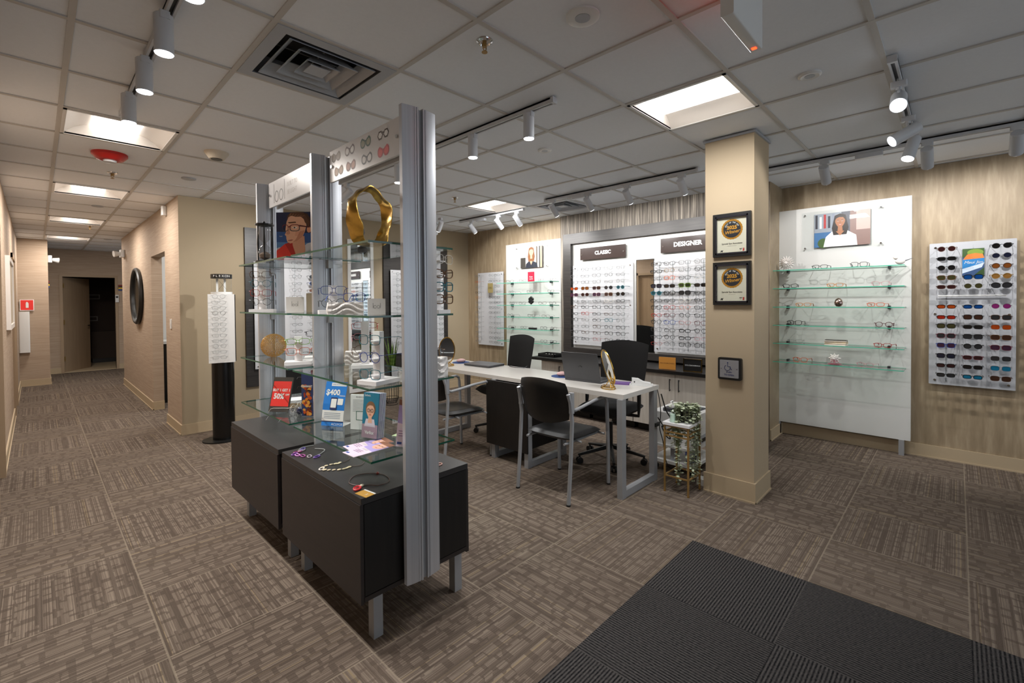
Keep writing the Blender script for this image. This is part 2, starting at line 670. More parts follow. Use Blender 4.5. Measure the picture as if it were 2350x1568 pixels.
# end wall with door opening
wall('wall_back', [(0.1, 13.9, 0, 0.41, 14.0, H), (0.41, 13.9, 2.09, 1.27, 14.0, H), (1.27, 13.9, 0, 3.2, 14.0, H)], M_GRASS, 'dark end wall of the corridor')
# corridor right wall with opening; and its beige room side
wall('wall_corridor', [(XC, YB, 0, XC + .12, 7.05, H), (XC, 7.05, 2.13, XC + .12, 8.03, H), (XC, 8.03, 0, XC + .12, 11.1, H), (XC + .12, 10.98, 0, 3.2, 11.1, H)], M_GRASS, 'grasscloth wall on the right of the corridor')
wall('wall_rear', [(XC + .001, YB - .004, 0, 5.6, YB + .1, H)], M_BEIGE, 'beige painted wall at the rear of the shop')
wall('wall_right', [(XR, -4, 0, XR + .12, 1.4, H)], M_GOLDW, 'shimmering taupe wallpaper wall on the right')
wall('wall_feature', [(XB - .05, 1.4, 0, XR + .12, 4.12, H)], M_STRIA, 'grey striated wallpaper wall behind the classic and designer boards')
wall('wall_return', [(XB - .049, 1.392, 0, XR, 1.4, H)], M_GOLDW, 'narrow return of the feature wall')
wall('wall_alcove', [(XB + .02, 4.12, 0, XB + .12, YB, H)], M_GOLDW, 'taupe wallpaper wall behind the glass shelves')
wall('wall_side_room', [(XC + .12, 9.0, 0, XC + 1.4, 9.1, H), (XC + 1.4, 6.36, 0, XC + 1.5, 9.1, H)], M_WPANEL, 'white wall inside the side opening')
ll = bpy.data.lights.new('side_room_fill', 'AREA')  # added unseen fill light, brightens the white wall inside the side opening
ll.size = .5
ll.energy = 18
lo = bpy.data.objects.new('side_room_fill', ll)
COL.objects.link(lo)
lo.location = (XC + .75, 7.9, CEIL - .02)
wall('wall_left_room', [(-1.5, 4.8, 0, -1.45, 10.2, H)], M_TRIM, 'wall inside the left rooms')
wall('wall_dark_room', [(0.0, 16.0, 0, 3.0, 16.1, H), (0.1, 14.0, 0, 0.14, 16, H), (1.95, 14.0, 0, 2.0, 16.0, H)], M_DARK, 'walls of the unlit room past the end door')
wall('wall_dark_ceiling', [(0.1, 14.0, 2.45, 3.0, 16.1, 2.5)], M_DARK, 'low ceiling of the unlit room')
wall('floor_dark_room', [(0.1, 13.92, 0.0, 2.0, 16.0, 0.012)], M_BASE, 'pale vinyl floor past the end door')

# column
mb = MB()
mb.box(3.575, 1.045, 0, 3.925, 1.39, CEIL - .0, M_COLUMN)
struct('wall_column', mb, 'beige square column')
mb = MB()
mb.box(3.563, 1.033, CEIL - .018, 3.937, 1.402, CEIL - .002, M_GREYPL)
struct('trim_2', mb, 'metal trim where the column meets the ceiling')


def base(name, segs, h=0.115, t=0.012):
    mb = MB()
    for x0, y0, x1, y1 in segs:
        mb.box(x0, y0, 0, x1, y1, h, M_BASE)
        mb.box(x0 - (.006 if x1 - x0 < 0.1 else 0), y0 - (.006 if y1 - y0 < 0.1 else 0), 0, x1 + (.006 if x1 - x0 < 0.1 else 0), y1, 0.012, M_BASE)
    struct(name, mb)


base('baseboard_left', [(XL, -4, XL + .012, 4.85), (XL, 5.9, XL + .012, 8.95), (XL, 10.0, XL + .012, 12.15), (XL, 12.138, 0.182, 12.15), (0.17, 12.15, 0.182, 13.9)])
base('baseboard_back', [(0.17, 13.888, 0.36, 13.9), (1.32, 13.888, 3.2, 13.9)])
base('baseboard_corridor', [(XC - .012, YB, XC, 7.05), (XC - .012, 8.03, XC, 11.1), (XC, 8.018, XC + .12, 8.03)])
base('baseboard_rear', [(XC - .012, YB - .016, 5.34, YB - .004)])
base('baseboard_right', [(XR - .012, -4, XR, 1.39), (XB - .05, 1.38, XR, 1.392)])
base('baseboard_alcove', [(XB + .008, 4.12, XB + .02, YB)])
base('baseboard_column', [(3.563, 1.033, 3.575, 1.402), (3.575, 1.033, 3.937, 1.045), (3.925, 1.045, 3.937, 1.402)], 0.145)

# doors
mb = MB()
mb.box(0.36, 13.885, 0, 0.41, 13.99, 2.14, M_TRIM)
mb.box(1.27, 13.885, 0, 1.32, 13.99, 2.14, M_TRIM)
mb.box(0.41, 13.885, 2.09, 1.27, 13.99, 2.14, M_TRIM)
struct('trim_3', mb, 'door frame at the end of the corridor')
d = link('door_1', None, None, (0.415, 13.97, 0.0), R(56))
d['kind'] = 'structure'
d['label'] = 'taupe door standing half open at the end of the corridor'
P('door_leaf', MB().box(0, 0, 0.01, 0.83, 0.045, 2.08, M_DOOR), d)
P('door_handle', MB().cyl((0.76, -0.06, 1.0), 0.012, 0.06, 10, M_CHROME, 'y').tube([(0.76, -0.055, 1.0), (0.65, -0.055, 1.0)], 0.01, 8, M_CHROME), d, 'chrome lever handle')
for z in (0.25, 1.05, 1.85):
    P('hinge', MB().box(-0.012, -0.012, z, 0.02, 0.0, z + 0.1, M_BRASS), d, 'dark hinge')
mb = MB()
for y0, y1 in ((4.9, 5.85), (9.0, 9.95)):
    mb.box(XL - .13, y0 - .05, 0, XL + .02, y0 + .01, 2.17, M_TRIM)
    mb.box(XL - .13, y1 - .01, 0, XL + .02, y1 + .05, 2.17, M_TRIM)
    mb.box(XL - .13, y0 - .05, 2.11, XL + .02, y1 + .05, 2.17, M_TRIM)
struct('trim_4', mb, 'door frames in the left corridor wall')
for k, y in enumerate((4.92, 9.02)):
    mb = MB().box(XL - .10, y, 0.01, XL - .055, y + .91, 2.1, M_DOOR)
    o = struct('door_%d' % (k + 2), mb, 'closed taupe door in the left corridor wall')

# ------------------------------------------------------------------ ceiling fixtures
def troffer(i, j, label, axis='y', big=False):
    x0, y0 = GX + j * GT, GY + i * GT
    t = T('recessed_ceiling_light', label, 'ceiling light', (x0 + GT / 2, y0 + GT / 2, CEIL), 0, 'recessed ceiling light panels')
    h = GT / 2 - .012
    mb = MB()
    for a, b, c, d_ in ((-h, -h, h, -h + .018), (-h, h - .018, h, h), (-h, -h, -h + .018, h), (h - .018, -h, h, h)):
        mb.box(a, b, -.004, c, d_, .01, M_WPL)
    P('frame', mb, t)
    mb = MB()
    g = h - .018
    half = 0.13 if j == 0 else 0.17
    prof = []
    for k in range(9):
        q = k / 8
        prof.append((half + (g - half) * q, 0.085 - 0.085 * q ** 2.2 * 1.0))
    for s_ in (-1, 1):
        v, fs = [], []
        for px_, pz in prof:
            v += [(s_ * px_, -g, pz), (s_ * px_, g, pz)]
        for k in range(8):
            q = (2 * k, 2 * k + 2, 2 * k + 3, 2 * k + 1)
            fs.append(q if s_ > 0 else tuple(reversed(q)))
        mb.add(v, fs, M_REFL)
    mb.box(-g, -g - .004, 0, g, -g, .1, M_REFL)
    mb.box(-g, g, 0, g, g + .004, .1, M_REFL)
    mb.box(-g, -g, .1, g, g, .104, M_REFL)
    P('reflector', mb, t, smooth=50)
    mb = MB()
    v = [(-half, -g * .98, .07), (half, -g * .98, .07), (half, g * .98, .07), (-half, g * .98, .07)]
    mb.add(v, [(0, 3, 2, 1)], M_DIFF)
    mb.box(-half, -g * .98, .071, half, g * .98, .09, M_DIFF)
    P('diffuser', mb, t, 'glowing white diffuser')
    ld = bpy.data.lights.new('troffer_lamp', 'AREA')
    ld.shape = 'RECTANGLE'
    ld.size, ld.size_y = (0.40, 0.52)
    ld.energy = LAMP * (0.75 if j == 0 else 0.62)
    ld.color = (1.0, 0.93, 0.86) if j == 0 else (0.98, 0.99, 1.0)
    lo = bpy.data.objects.new('troffer_lamp', ld)
    COL.objects.link(lo)
    lo.parent = t
    lo.location = (0, 0, -0.008)
    return t


LAMP = 34
troffer(3, 0, 'lit ceiling panel over the corridor nearest the camera, beside the red alarm')
troffer(7, 0, 'second lit ceiling panel down the corridor')
troffer(11, 0, 'third lit ceiling panel down the corridor')
troffer(15, 0, 'farthest lit ceiling panel at the end of the corridor')
troffer(-2, 4, 'large lit ceiling panel in front of the beige column')
troffer(3, 6, 'lit ceiling panel above the far end of the white desk')


def vent(i, j, label):
    x0, y0 = GX + (j + .5) * GT, GY + (i + .5) * GT
    t = T('ceiling_vent', label, 'vent', (x0, y0, CEIL), 0, 'square ceiling air vents')
    h = GT / 2 - .012

    def ring(a, b, za, zb, m_):
        mb = MB()
        v = []
        for s_, z in ((a, za), (b, zb)):
            v += [(-s_, -s_, z), (s_, -s_, z), (s_, s_, z), (-s_, s_, z)]
        for s_, z in ((a, za + .004), (b, zb + .004)):
            v += [(-s_, -s_, z), (s_, -s_, z), (s_, s_, z), (-s_, s_, z)]
        fs = []
        for k in range(4):
            k2 = (k + 1) % 4
            fs += [(k, 4 + k, 4 + k2, k2), (8 + k, 8 + k2, 12 + k2, 12 + k)]
            fs += [(k, k2, 8 + k2, 8 + k), (4 + k, 12 + k, 12 + k2, 4 + k2)]
        return mb.add(v, fs, m_)
    P('frame', ring(h, h - .055, -.003, -.003, M_GREYPL), t, smooth=None)
    P('backing', MB().box(-h, -h, .13, h, h, .135, M_BLKPL).box(-h, -h, 0, -h + .002, h, .13, M_GREYPL).box(h - .002, -h, 0, h, h, .13, M_GREYPL).box(-h, -h, 0, h, -h + .002, .13, M_GREYPL).box(-h, h - .002, 0, h, h, .13, M_GREYPL), t, 'dark duct opening', smooth=None)
    for a in (0.215, 0.15, 0.085):
        P('vane', ring(a, a - .05, -.006, .045, M_GREYPL), t, smooth=None)
    P('centre_plate', MB().box(-.05, -.05, -.004, .05, .05, 0, M_GREYPL), t, smooth=None)
    P('strut', MB().tube([(-.2, 0, .06), (.2, 0, .06)], .003, 6, M_STEEL).tube([(0, -.2, .06), (0, .2, .06)], .003, 6, M_STEEL), t)


vent(0, 1, 'large square grey air vent in the ceiling above the glass shelves')
vent(2, 7, 'distant square air vent behind the wall track lights')


def disc(name, x, y, label, cat, prof, m_, group=None, n=28):
    return S(name, MB().lathe([(r, -z) for r, z in prof], n=n, mt=m_), label, cat, (x, y, CEIL), 0, group)


for k, (x, y, lb) in enumerate(((1.645, 1.157, 'round ceiling speaker nearest the camera, left of the bright panel'), (2.938, .582, 'round ceiling speaker right of the bright ceiling panel'), (2.865, 2.391, 'small round ceiling speaker beyond the middle track lights'))):
    t = T('ceiling_speaker', lb, 'speaker', (x, y, CEIL + .007), 0, 'round ceiling speakers')
    r_ = .072 if k == 0 else .055
    P('rim', MB().lathe([(r_, 0), (r_, -.008), (r_ * .8, -.014), (r_ * .45, -.010)], n=28, mt=M_WPL), t)
    P('grille', MB().cyl((0, 0, -.012), r_ * .45, .006, 20, M_GREYPL), t, 'grey grille')
for x, y, lb in ((1.477, 1.593, 'chrome fire sprinkler nearest the camera, above the display posts'), (3.417, 4.216, 'small sprinkler beside the far ceiling panel'), (.512, 5.601, 'dark sprinkler past the red alarm over the corridor'), (.6, 9.6, 'faint sprinkler deep in the corridor ceiling')):
    t = T('fire_sprinkler', lb, 'sprinkler', (x, y, CEIL + .007), 0, 'ceiling fire sprinklers')
    P('escutcheon', MB().lathe([(.04, 0), (.038, -.006), (.028, -.012), (.024, -.005)], n=24, mt=M_CHROME), t)
    P('head', MB().cyl((0, 0, -.03), .01, .03, 10, M_BRASS).tube([(-.012, 0, -.015), (-.009, 0, -.04), (0, 0, -.048), (.009, 0, -.04), (.012, 0, -.015)], .0025, 6, M_BRASS).cyl((0, 0, -.055), .014, .003, 12, M_BRASS), t)
t = T('fire_alarm', 'red round fire alarm on the ceiling past the first corridor light', 'alarm', (.436, 4.918, CEIL + .007))
P('housing', MB().lathe([(.115, 0), (.115, -.018), (.085, -.05), (.06, -.056), (0.001, -.056)], n=32, mt=M_RED), t)
P('lens', MB().lathe([(.045, -.052), (.04, -.07), (.001, -.074)], n=24, mt=M_FROST), t, 'white strobe lens')
t = T('smoke_detector', 'cream cone shaped smoke detector on the ceiling left of the display', 'smoke detector', (1.032, 4.287, CEIL + .007))
P('housing', MB().lathe([(.085, 0), (.085, -.01), (.055, -.05), (.05, -.055), (.001, -.055)], n=32, mt=mat('cream plastic', '#cfc4b2', .5)), t)
P('vent_slot', MB().cyl((0, 0, -.058), .04, .006, 20, M_BLKPL), t)
for x, y, lb in ((1.05, 5.35, 'flush cover plate on the ceiling near the beige wall'), (.55, 7.6, 'flush round cover behind the second corridor light'), (.95, 11.3, 'flush oval grille deep in the corridor ceiling')):
    disc('ceiling_cover', x, y, lb, 'cover', [(.06, -.007), (.06, .002), (.05, .005), (.001, .005)], M_GREYPL, 'flush ceiling covers')
t = T('exit_sign', 'white ceiling hung sign box seen edge on at the top right', 'sign', (1.83, .575, 2.45))
P('box', MB().bbox(-.16, -.022, 0, .16, .022, .215, .006, M_WPL, axis='x'), t)
P('canopy', MB().box(-.08, -.03, .215, .08, .03, .2385, M_WPL), t)
P('indicator', MB().box(.125, -.008, -.002, .14, .008, .002, mat('red indicator', '#ff3010', .4, var=0, emis='#ff3010', es=6)), t, 'small red indicator light')
P('lit_face', MB().box(-.15, .022, .02, .15, .024, .195, mat('red lit face', '#ff3020', .4, var=0, emis='#ff2a1a', es=.4)), t, 'red lit face')


# ------------------------------------------------------------------ track lights
def track(name_lb, x0, y0, x1, y1):
    L = math.hypot(x1 - x0, y1 - y0)
    t = T('light_track', name_lb, 'track', (x0, y0, CEIL - .034), math.atan2(y1 - y0, x1 - x0), 'white ceiling light tracks')
    mb = MB()
    mb.box(0, -.018, 0, L, -.008, .033, M_LAMPW).box(0, .008, 0, L, .018, .033, M_LAMPW).box(0, -.018, .022, L, .018, .033, M_LAMPW)
    P('rail', mb, t, smooth=None)
    P('slot', MB().box(.01, -.008, .012, L - .01, .008, .022, M_BLKPL), t, 'dark slot', smooth=None)
    for x in (-.02, L):
        P('end_cap', MB().box(x, -.02, -.002, x + .02, .02, .033, M_LAMPW), t, smooth=None)


SPOTK = 1.15


def head(x, y, label, yaw=0.0, tilt=0.0, energy=30.0, spot=60, group='cylinder track spotlights', stem=.07, size=1.0, blend=.6):
    """cylinder spotlight; tilt 0 points straight down"""
    t = T('track_spotlight', label, 'spotlight', (x, y, CEIL - .034), 0, group)
    P('adapter', MB().bbox(-.018, -.035, -.03, .018, .035, 0, .006, M_LAMPW).cyl((0, 0, -.045), .014, .015, 10, M_LAMPW), t)
    d_ = Vector((math.sin(tilt) * math.cos(yaw), math.sin(tilt) * math.sin(yaw), -math.cos(tilt)))
    piv = Vector((0, 0, -.03 - stem))
    P('stem', MB().tube([(0, 0, -.04), piv], .006, 8, M_LAMPW), t)
    a, b = piv - d_ * .06 * size, piv + d_ * .095 * size
    rad = .034 * size
    mb = MB()
    mb.tube([a, a + d_ * .004, b], [rad * .9, rad, rad], 24, M_LAMPW)
    P('housing', mb, t)
    mb = MB()
    mb.tube([b + d_ * .0005, b + d_ * .003], [rad * .93, rad * .90], 24, M_LED)
    P('led_face', mb, t, 'glowing lamp face')
    ld = bpy.data.lights.new('spot_lamp', 'SPOT')
    ld.energy = energy * SPOTK
    ld.spot_size = R(spot)
    ld.spot_blend = blend
    ld.shadow_soft_size = .02
    ld.color = (1.0, .975, .95)
    lo = bpy.data.objects.new('spot_lamp', ld)
    COL.objects.link(lo)
    lo.parent = t
    lo.location = b + d_ * .012
    lo.rotation_euler = d_.to_track_quat('-Z', 'Y').to_euler()
    return t


track('light track over the walkway at the top left', .40, 1.3, .40, 3.75)
for k, y in enumerate((1.83, 2.32, 2.80, 3.33)):
    head(.38, y, ('nearest', 'second', 'third', 'farthest')[k] + ' of the four downward spotlights on the top left track', energy=36, spot=95, stem=.035)
track('light track behind the display posts, in mid ceiling', 2.16, 1.74, 2.16, 4.6)
for k, (y, lb) in enumerate(((1.93, 'downward spotlight on the middle track, rightmost'), (2.46, 'downward spotlight on the middle track beside the posts'), (3.42, 'downward spotlight seen through the posts below the eyewear sign'))):
    head(2.16, y, lb, energy=34, spot=95, stem=.035)
head(2.16, 4.35, 'tilted spotlight seen through the gold ring', R(118), R(52), 50, 110)
head(2.16, 4.75, 'tilted spotlight seen under the left eyewear sign', R(95), R(44), 30, 100)
track('light track along the striated feature wall', 4.22, 1.72, 4.22, 3.50)
for k, y in enumerate((3.40, 2.91, 2.43, 1.86)):
    head(4.22, y, ('leftmost', 'second', 'third', 'rightmost') [k] + ' tilted spotlight on the track facing the feature wall', 0, R(46), 21, 122, blend=.35)
track('short light track over the far glass shelves', 4.40, 4.05, 4.40, 5.30)
for k, (y, yw) in enumerate(((5.05, 0), (4.50, 0), (4.15, 0))):
    head(4.40, y, ('left', 'middle', 'right')[k] + ' tilted spotlight facing the far shelf panel', R(yw), R(46), 24, 122, blend=.35)
head(3.95, 5.2, 'white tilted spotlight beside the display post, near the rear wall', R(80), R(40), 26, 80)
head(4.10, 5.5, 'lower bright spotlight in the rear corner', R(60), R(50), 22, 80)
track('light track along the right wallpaper wall', 4.70, -1.2, 4.70, 1.35)
for k, (y, lb) in enumerate(((.82, 'spotlight on the right wall track next to the column'), (.17, 'spotlight on the right wall track, middle of three'), (-.29, 'spotlight on the right wall track at the picture edge'))):
    head(4.70, y, lb, 0, R(50), 23, 108, size=1.1, blend=.5)
track('short light track running toward the right wall', 3.0, .24, 4.45, .24)
head(3.28, .235, 'glaring spotlight pointed toward the camera at the top right', R(183), R(58), 14, 70, size=1.1)
head(3.95, .235, 'sideways tilted spotlight below the glaring one', R(120), R(60), 10, 80, size=1.1)
head(4.32, .235, 'lowest spotlight on the short right track', R(150), R(25), 16, 80, size=1.1)
for x, y, ax, lb in ((4.22, 3.03, 'y', 'track power feed box between the feature wall spotlights'), (4.70, .52, 'y', 'track power feed box on the right wall track'), (4.40, 4.85, 'y', 'track power feed box on the short far track')):
    S('power_feed', MB().bbox(-.025, -.09, -.035, .025, .09, 0, .008, M_LAMPW), lb, 'power feed', (x, y, CEIL - .036), 0, 'track power feed boxes')

# ------------------------------------------------------------------ eyewear
SHAPES = {
    'rectangular': (0.0270, 0.0165, 3.2, 0.0),
    'round': (0.0235, 0.0215, 2.0, 0.0),
    'square': (0.0265, 0.0205, 3.4, 0.0),
    'cat eye': (0.0270, 0.0185, 2.5, 0.006),
    'pilot': (0.0275, 0.0225, 2.4, -0.002),
}


def lens_pts(shape, s_, n=18):
    a, b, e, up = SHAPES[shape]
    pts = []
    for i in range(n):
        q = 2 * PI * i / n
        c, sn = math.cos(q), math.sin(q)
        x = a * math.copysign(abs(c) ** (2 / e), c)
        z = b * math.copysign(abs(sn) ** (2 / e), sn)
        if z > 0:
            z += up * max(0, x / a)
        else:
            z += abs(up) * .3 * (x / a)
            if shape == 'pilot':
                x += 0.003 * (-z / b) * -1
        pts.append((s_ * (0.0335 + x), z))
    return pts


_gm = {}


def gmesh(shape, thick, low=False):
    key = (shape, thick, low)
    if key in _gm:
        return _gm[key]
    r_ = {'thin': .0013, 'mid': .0022, 'thick': .0031}[thick]
    nl = 14 if low else 20
    a, b, e, up = SHAPES[shape]
    fr = MB()
    for s_ in (-1, 1):
        pts = lens_pts(shape, s_, nl)
        fr.tube([(x, -.002 + abs(x) * .06, z) for x, z in pts], r_, 4, closed=True, flat=1.3)
        fr.tube([(s_ * (0.0335 + a * .93), .003, b * .45), (s_ * .0685, .006, b * .5)], r_ * 1.15, 5)
    fr.tube([(-.0095, -.001, b * .35), (0, -.003, b * .5), (.0095, -.001, b * .35)], r_ * 1.1, 5)
    lens = []
    for s_ in (-1, 1):
        l_ = MB()
        l_.poly(lens_pts(shape, s_, nl), 0, None)
        l_.v = [(x, -.001 + abs(x) * .06, z) for x, _, z in l_.v]
        lens.append(l_.mesh('lens'))
    tm = []
    for s_ in (-1, 1):
        t_ = MB()
        t_.tube([(s_ * .0685, .006, b * .5), (s_ * .069, .05, b * .5), (s_ * .067, .105, b * .45), (s_ * .064, .125, b * .2), (s_ * .062, .142, -b * .9)], [r_ * 1.1, r_ * 1.2, r_ * 1.2, r_ * 1.4, r_ * 1.4], 5, flat=.7 if thick == 'thin' else 1.0)
        tm.append(t_.mesh('temple', 40))
    _gm[key] = (fr.mesh('frame', 50), lens, tm)
    return _gm[key]


def slot(o, mt):
    if not o.data.materials:
        o.data.materials.append(None)
    o.material_slots[0].link = 'OBJECT'
    o.material_slots[0].material = mt
    return o


FR = {'black': '#151515', 'dark grey': '#3a3b3d', 'grey': '#85878a', 'silver': '#9a9a9a', 'brown': '#4a3326', 'tortoise': '#5b3a1d', 'red': '#a02722', 'orange': '#cc5a24',
      'blue': '#27408a', 'teal': '#276a76', 'gold': '#b08a44', 'clear': '#c9c4bb', 'green': '#5f7a2c', 'pink': '#c5808a', 'burgundy': '#5a1f2a', 'lime': '#79b83a', 'amber': '#c07a2e', 'white': '#d5d5d3'}
LN = {'dark': '#0b0c0e', 'brown': '#331b12', 'amber': '#6b3a14', 'blue mirrored': '#0f4f9c', 'red mirrored': '#b32c18', 'purple': '#33182f', 'green': '#1f2a14', 'olive': '#34321a',
      'teal': '#173d44', 'magenta': '#6e1858', 'grey': '#202226', 'burgundy': '#2a0f12', 'gold mirrored': '#a87a40', 'cyan mirrored': '#1880ac', 'orange mirrored': '#bc4c16', 'navy': '#10162a'}
ORD = ['top', 'second', 'third', 'fourth', 'fifth', 'sixth', 'seventh', 'eighth', 'ninth', 'tenth', 'eleventh', 'twelfth', 'bottom', 'bottom']
ORC = ['first', 'second', 'third', 'fourth', 'fifth']


def fmat(c):
    metal = c in ('silver', 'gold')
    return mat('frame ' + c, FR[c], 0.3, metal=0.7 if metal else 0.0, var=0.45 if c == 'tortoise' else .03, scale=(120, 120, 120))


def lmat(c):
    if c is None:
        return M_LENS
    mir = 'mirrored' in c
    return mat('lens ' + c, LN[c], 0.08, metal=0.55 if mir else 0.0, var=.3 if mir else 0.05, scale=(30, 30, 30), spec=0.8)


GCOUNT = [0]


def glasses(loc, rz, shape, fc, lc, label, group, thick='mid', low=False, tilt=0.0, sc_=1.0, tc=None, name=None):
    """frame front looks towards local -y; origin at the bottom of the rims"""
    b = SHAPES[shape][1]
    fr, ln, tm = gmesh(shape, thick, low)
    r = tag(link(name or ('sunglasses' if lc else 'eyeglasses'), None, None, loc, rz), label, 'sunglasses' if lc else 'eyeglasses', group)
    r.rotation_euler = (tilt, 0, rz)
    r.scale = (sc_,) * 3
    z = b + .003
    o = slot(link('frame', fr, r, (0, 0, z)), fmat(fc))
    for k in (0, 1):
        slot(link('lens', ln[k], r, (0, 0, z)), lmat(lc))
        slot(link('temple', tm[k], r, (0, 0, z)), fmat(tc or fc))
    GCOUNT[0] += 1
    return r


def rails(parent, xs, zs, y0, yb, zlo, zhi, mt):
    for x in xs:
        mb = MB()
        mb.box(x - .004, yb - .008, zlo, x + .004, yb, zhi, mt)
        for z in zs:
            mb.box(x - .003, y0, z - .004, x + .003, yb, z + .003, mt)
        P('rod_rail', mb, parent, smooth=None)


def lname(fc, lc, shape):
    if lc:
        return '%s lens %s sunglasses' % (lc, shape)
    return '%s %s glasses' % (fc, shape)


# CLASSIC / DESIGNER feature unit ---------------------------------------------------
FX = 5.28      # feature wall face
t = T('feature_display_unit', 'large dark oak frame around the classic and designer boards', 'frame', (5.28, 4.0, 0), XW)
# local x runs from the left end (world Y 4.0) to the right; local y is depth (negative = into room)
YO = 4.0


def ly(wy):
    return YO - wy


mb = MB()
mb.box(ly(4.0), -.10, .745, ly(3.87), 0, 2.405, M_FRAMEDK)
P('left_stile', mb, t, smooth=None)
P('top_rail', MB().box(ly(3.87), -.10, 2.265, ly(1.5), 0, 2.405, M_FRAMEDK), t, smooth=None)
P('right_stile', MB().box(ly(1.62), -.10, .745, ly(1.5), 0, 2.265, M_FRAMEDK), t, smooth=None)
P('bottom_rail', MB().box(ly(3.87), -.10, .745, ly(1.62), 0, .825, M_FRAMEDK), t, smooth=None)
P('white_panel', MB().box(ly(3.87), -.045, .825, ly(1.62), 0, 2.265, M_WPANEL), t, smooth=None)


def board(name, label, y_hi, y_lo, z0, z1, x_face, cols, rows, mt, off=.12, thick=.006, standoff=.04, rail_mt=None):
    """eyewear board on a wall facing -X: returns thing; cols are world Y, rows world z"""
    t = T(name, label, 'display board', (x_face, y_hi, z0), XW)
    W, HH = y_hi - y_lo, z1 - z0
    P('panel', MB().bbox(0, -standoff - thick, 0, W, -standoff, HH, .006, mt, axis='y'), t, smooth=None)
    for x in (.04, W - .04):
        for z in (.04, HH / 2, HH - .04):
            P('standoff_bolt', MB().cyl((x, -standoff - thick - .006, z), .009, standoff + .006 + thick, 12, M_CHROME, 'y'), t)
    rails(t, [y_hi - c for c in cols], [r - z0 for r in rows], -off - standoff + .004, -standoff - thick, .03, HH - .03, rail_mt or M_ACRYL)
    return t


CLC = [3.765, 3.586, 3.403, 3.221, 3.047]
CLR = [1.887, 1.801, 1.716, 1.636, 1.551, 1.465, 1.385, 1.299, 1.217, 1.128, 1.048, .962]
DSC = [2.567, 2.403, 2.222, 2.043]
DSR = [1.896, 1.812, 1.726, 1.637, 1.551, 1.467, 1.384, 1.295, 1.211, 1.122, 1.038, .959]
board('eyewear_board', 'clear eyewear board under the CLASSIC sign', 3.85, 2.92, .87, 1.96, FX - .046, CLC, CLR, M_FROST, off=.085, standoff=.02)
board('eyewear_board', 'clear eyewear board under the DESIGNER sign', 2.64, 1.80, .85, 1.955, FX - .046, DSC, DSR, M_FROST, off=.085, standoff=.02)


def sign(name, label, y_hi, y_lo, z0, z1, body, tx, size):
    t = T(name, label, 'sign', (FX - .046, y_hi, z0), XW)
    W, HH = y_hi - y_lo, z1 - z0
    P('plate', MB().box(0, -.034, 0, W, -.026, HH, mat('dark brown sign plate', '#382b28', .25, var=.03)), t, smooth=None)
    P('backplate', MB().box(.012, -.026, -.014, W + .012, -.022, HH - .014, M_ACRYL), t, smooth=None)
    P('lettering', MB().text(body, size, tx, -.0355, HH * .5, M_WPL, bold=.003, depth=.001), t, 'white capital lettering', smooth=None)
    for x in (.03, W - .03):
        P('standoff_bolt', MB().cyl((x, -.04, HH * .45), .010, .04, 12, M_CHROME, 'y'), t)


sign('category_sign', 'dark brown plaque lettered CLASSIC above the left board', 3.72, 3.02, 2.03, 2.19, 'CLASSIC', .36, .066)
sign('category_sign', 'dark brown plaque lettered DESIGNER above the right board', 2.55, 1.72, 2.035, 2.205, 'DESIGNER', .325, .072)
t = T('wall_mirror', 'tall narrow mirror between the classic and designer boards', 'mirror', (FX - .046, 2.89, .83), XW)
P('mirror_glass', MB().box(0.008, -.008, 0.008, .232, -.006, 1.142, M_MIRROR), t, smooth=None)
P('edge_frame', MB().box(0, -.006, 0, .24, 0, 1.15, M_BLKPL), t, smooth=None)

cl = []
rnd = random.Random(3)
for r_ in range(12):
    for c_ in range(5):
        if r_ < 3:
            fc = rnd.choice(['silver', 'dark grey', 'silver', 'dark grey'])
            cl.append((fc, None, rnd.choice(['rectangular', 'round', 'pilot']), 'thin'))
        elif r_ in (3, 4):
            k = [[('brown', 'orange mirrored'), ('tortoise', 'amber'), ('brown', 'burgundy'), ('dark grey', 'grey'), ('teal', 'teal')],
                 [('burgundy', 'purple'), ('brown', 'burgundy'), ('burgundy', 'purple'), ('tortoise', 'brown'), ('black', 'dark')]][r_ - 3][c_]
            cl.append((k[0], k[1], rnd.choice(['cat eye', 'square', 'round']), 'mid'))
        else:
            fc = rnd.choice(['black', 'black', 'dark grey', 'brown', 'black'])
            if (r_, c_) in ((7, 1), (11, 2)):
                fc = 'red'
            if (r_, c_) == (8, 3):
                fc = 'teal'
            if (r_, c_) == (5, 3):
                fc = 'clear'
            cl.append((fc, None, rnd.choice(['rectangular', 'round', 'square', 'cat eye']), rnd.choice(['thin', 'mid', 'mid'])))
k = 0
for r_, z in enumerate(CLR):
    for c_, y in enumerate(CLC):
        fc, lc, shp, th = cl[k]
        k += 1
        glasses((FX - .165, y, z - .018), XW + rnd.uniform(-.12, .12), shp, fc, lc, '%s, %s row, %s column from left on the CLASSIC board' % (lname(fc, lc, shp), ORD[r_] if r_ < 11 else 'bottom', ORC[c_]), 'eyewear on the CLASSIC board', th)
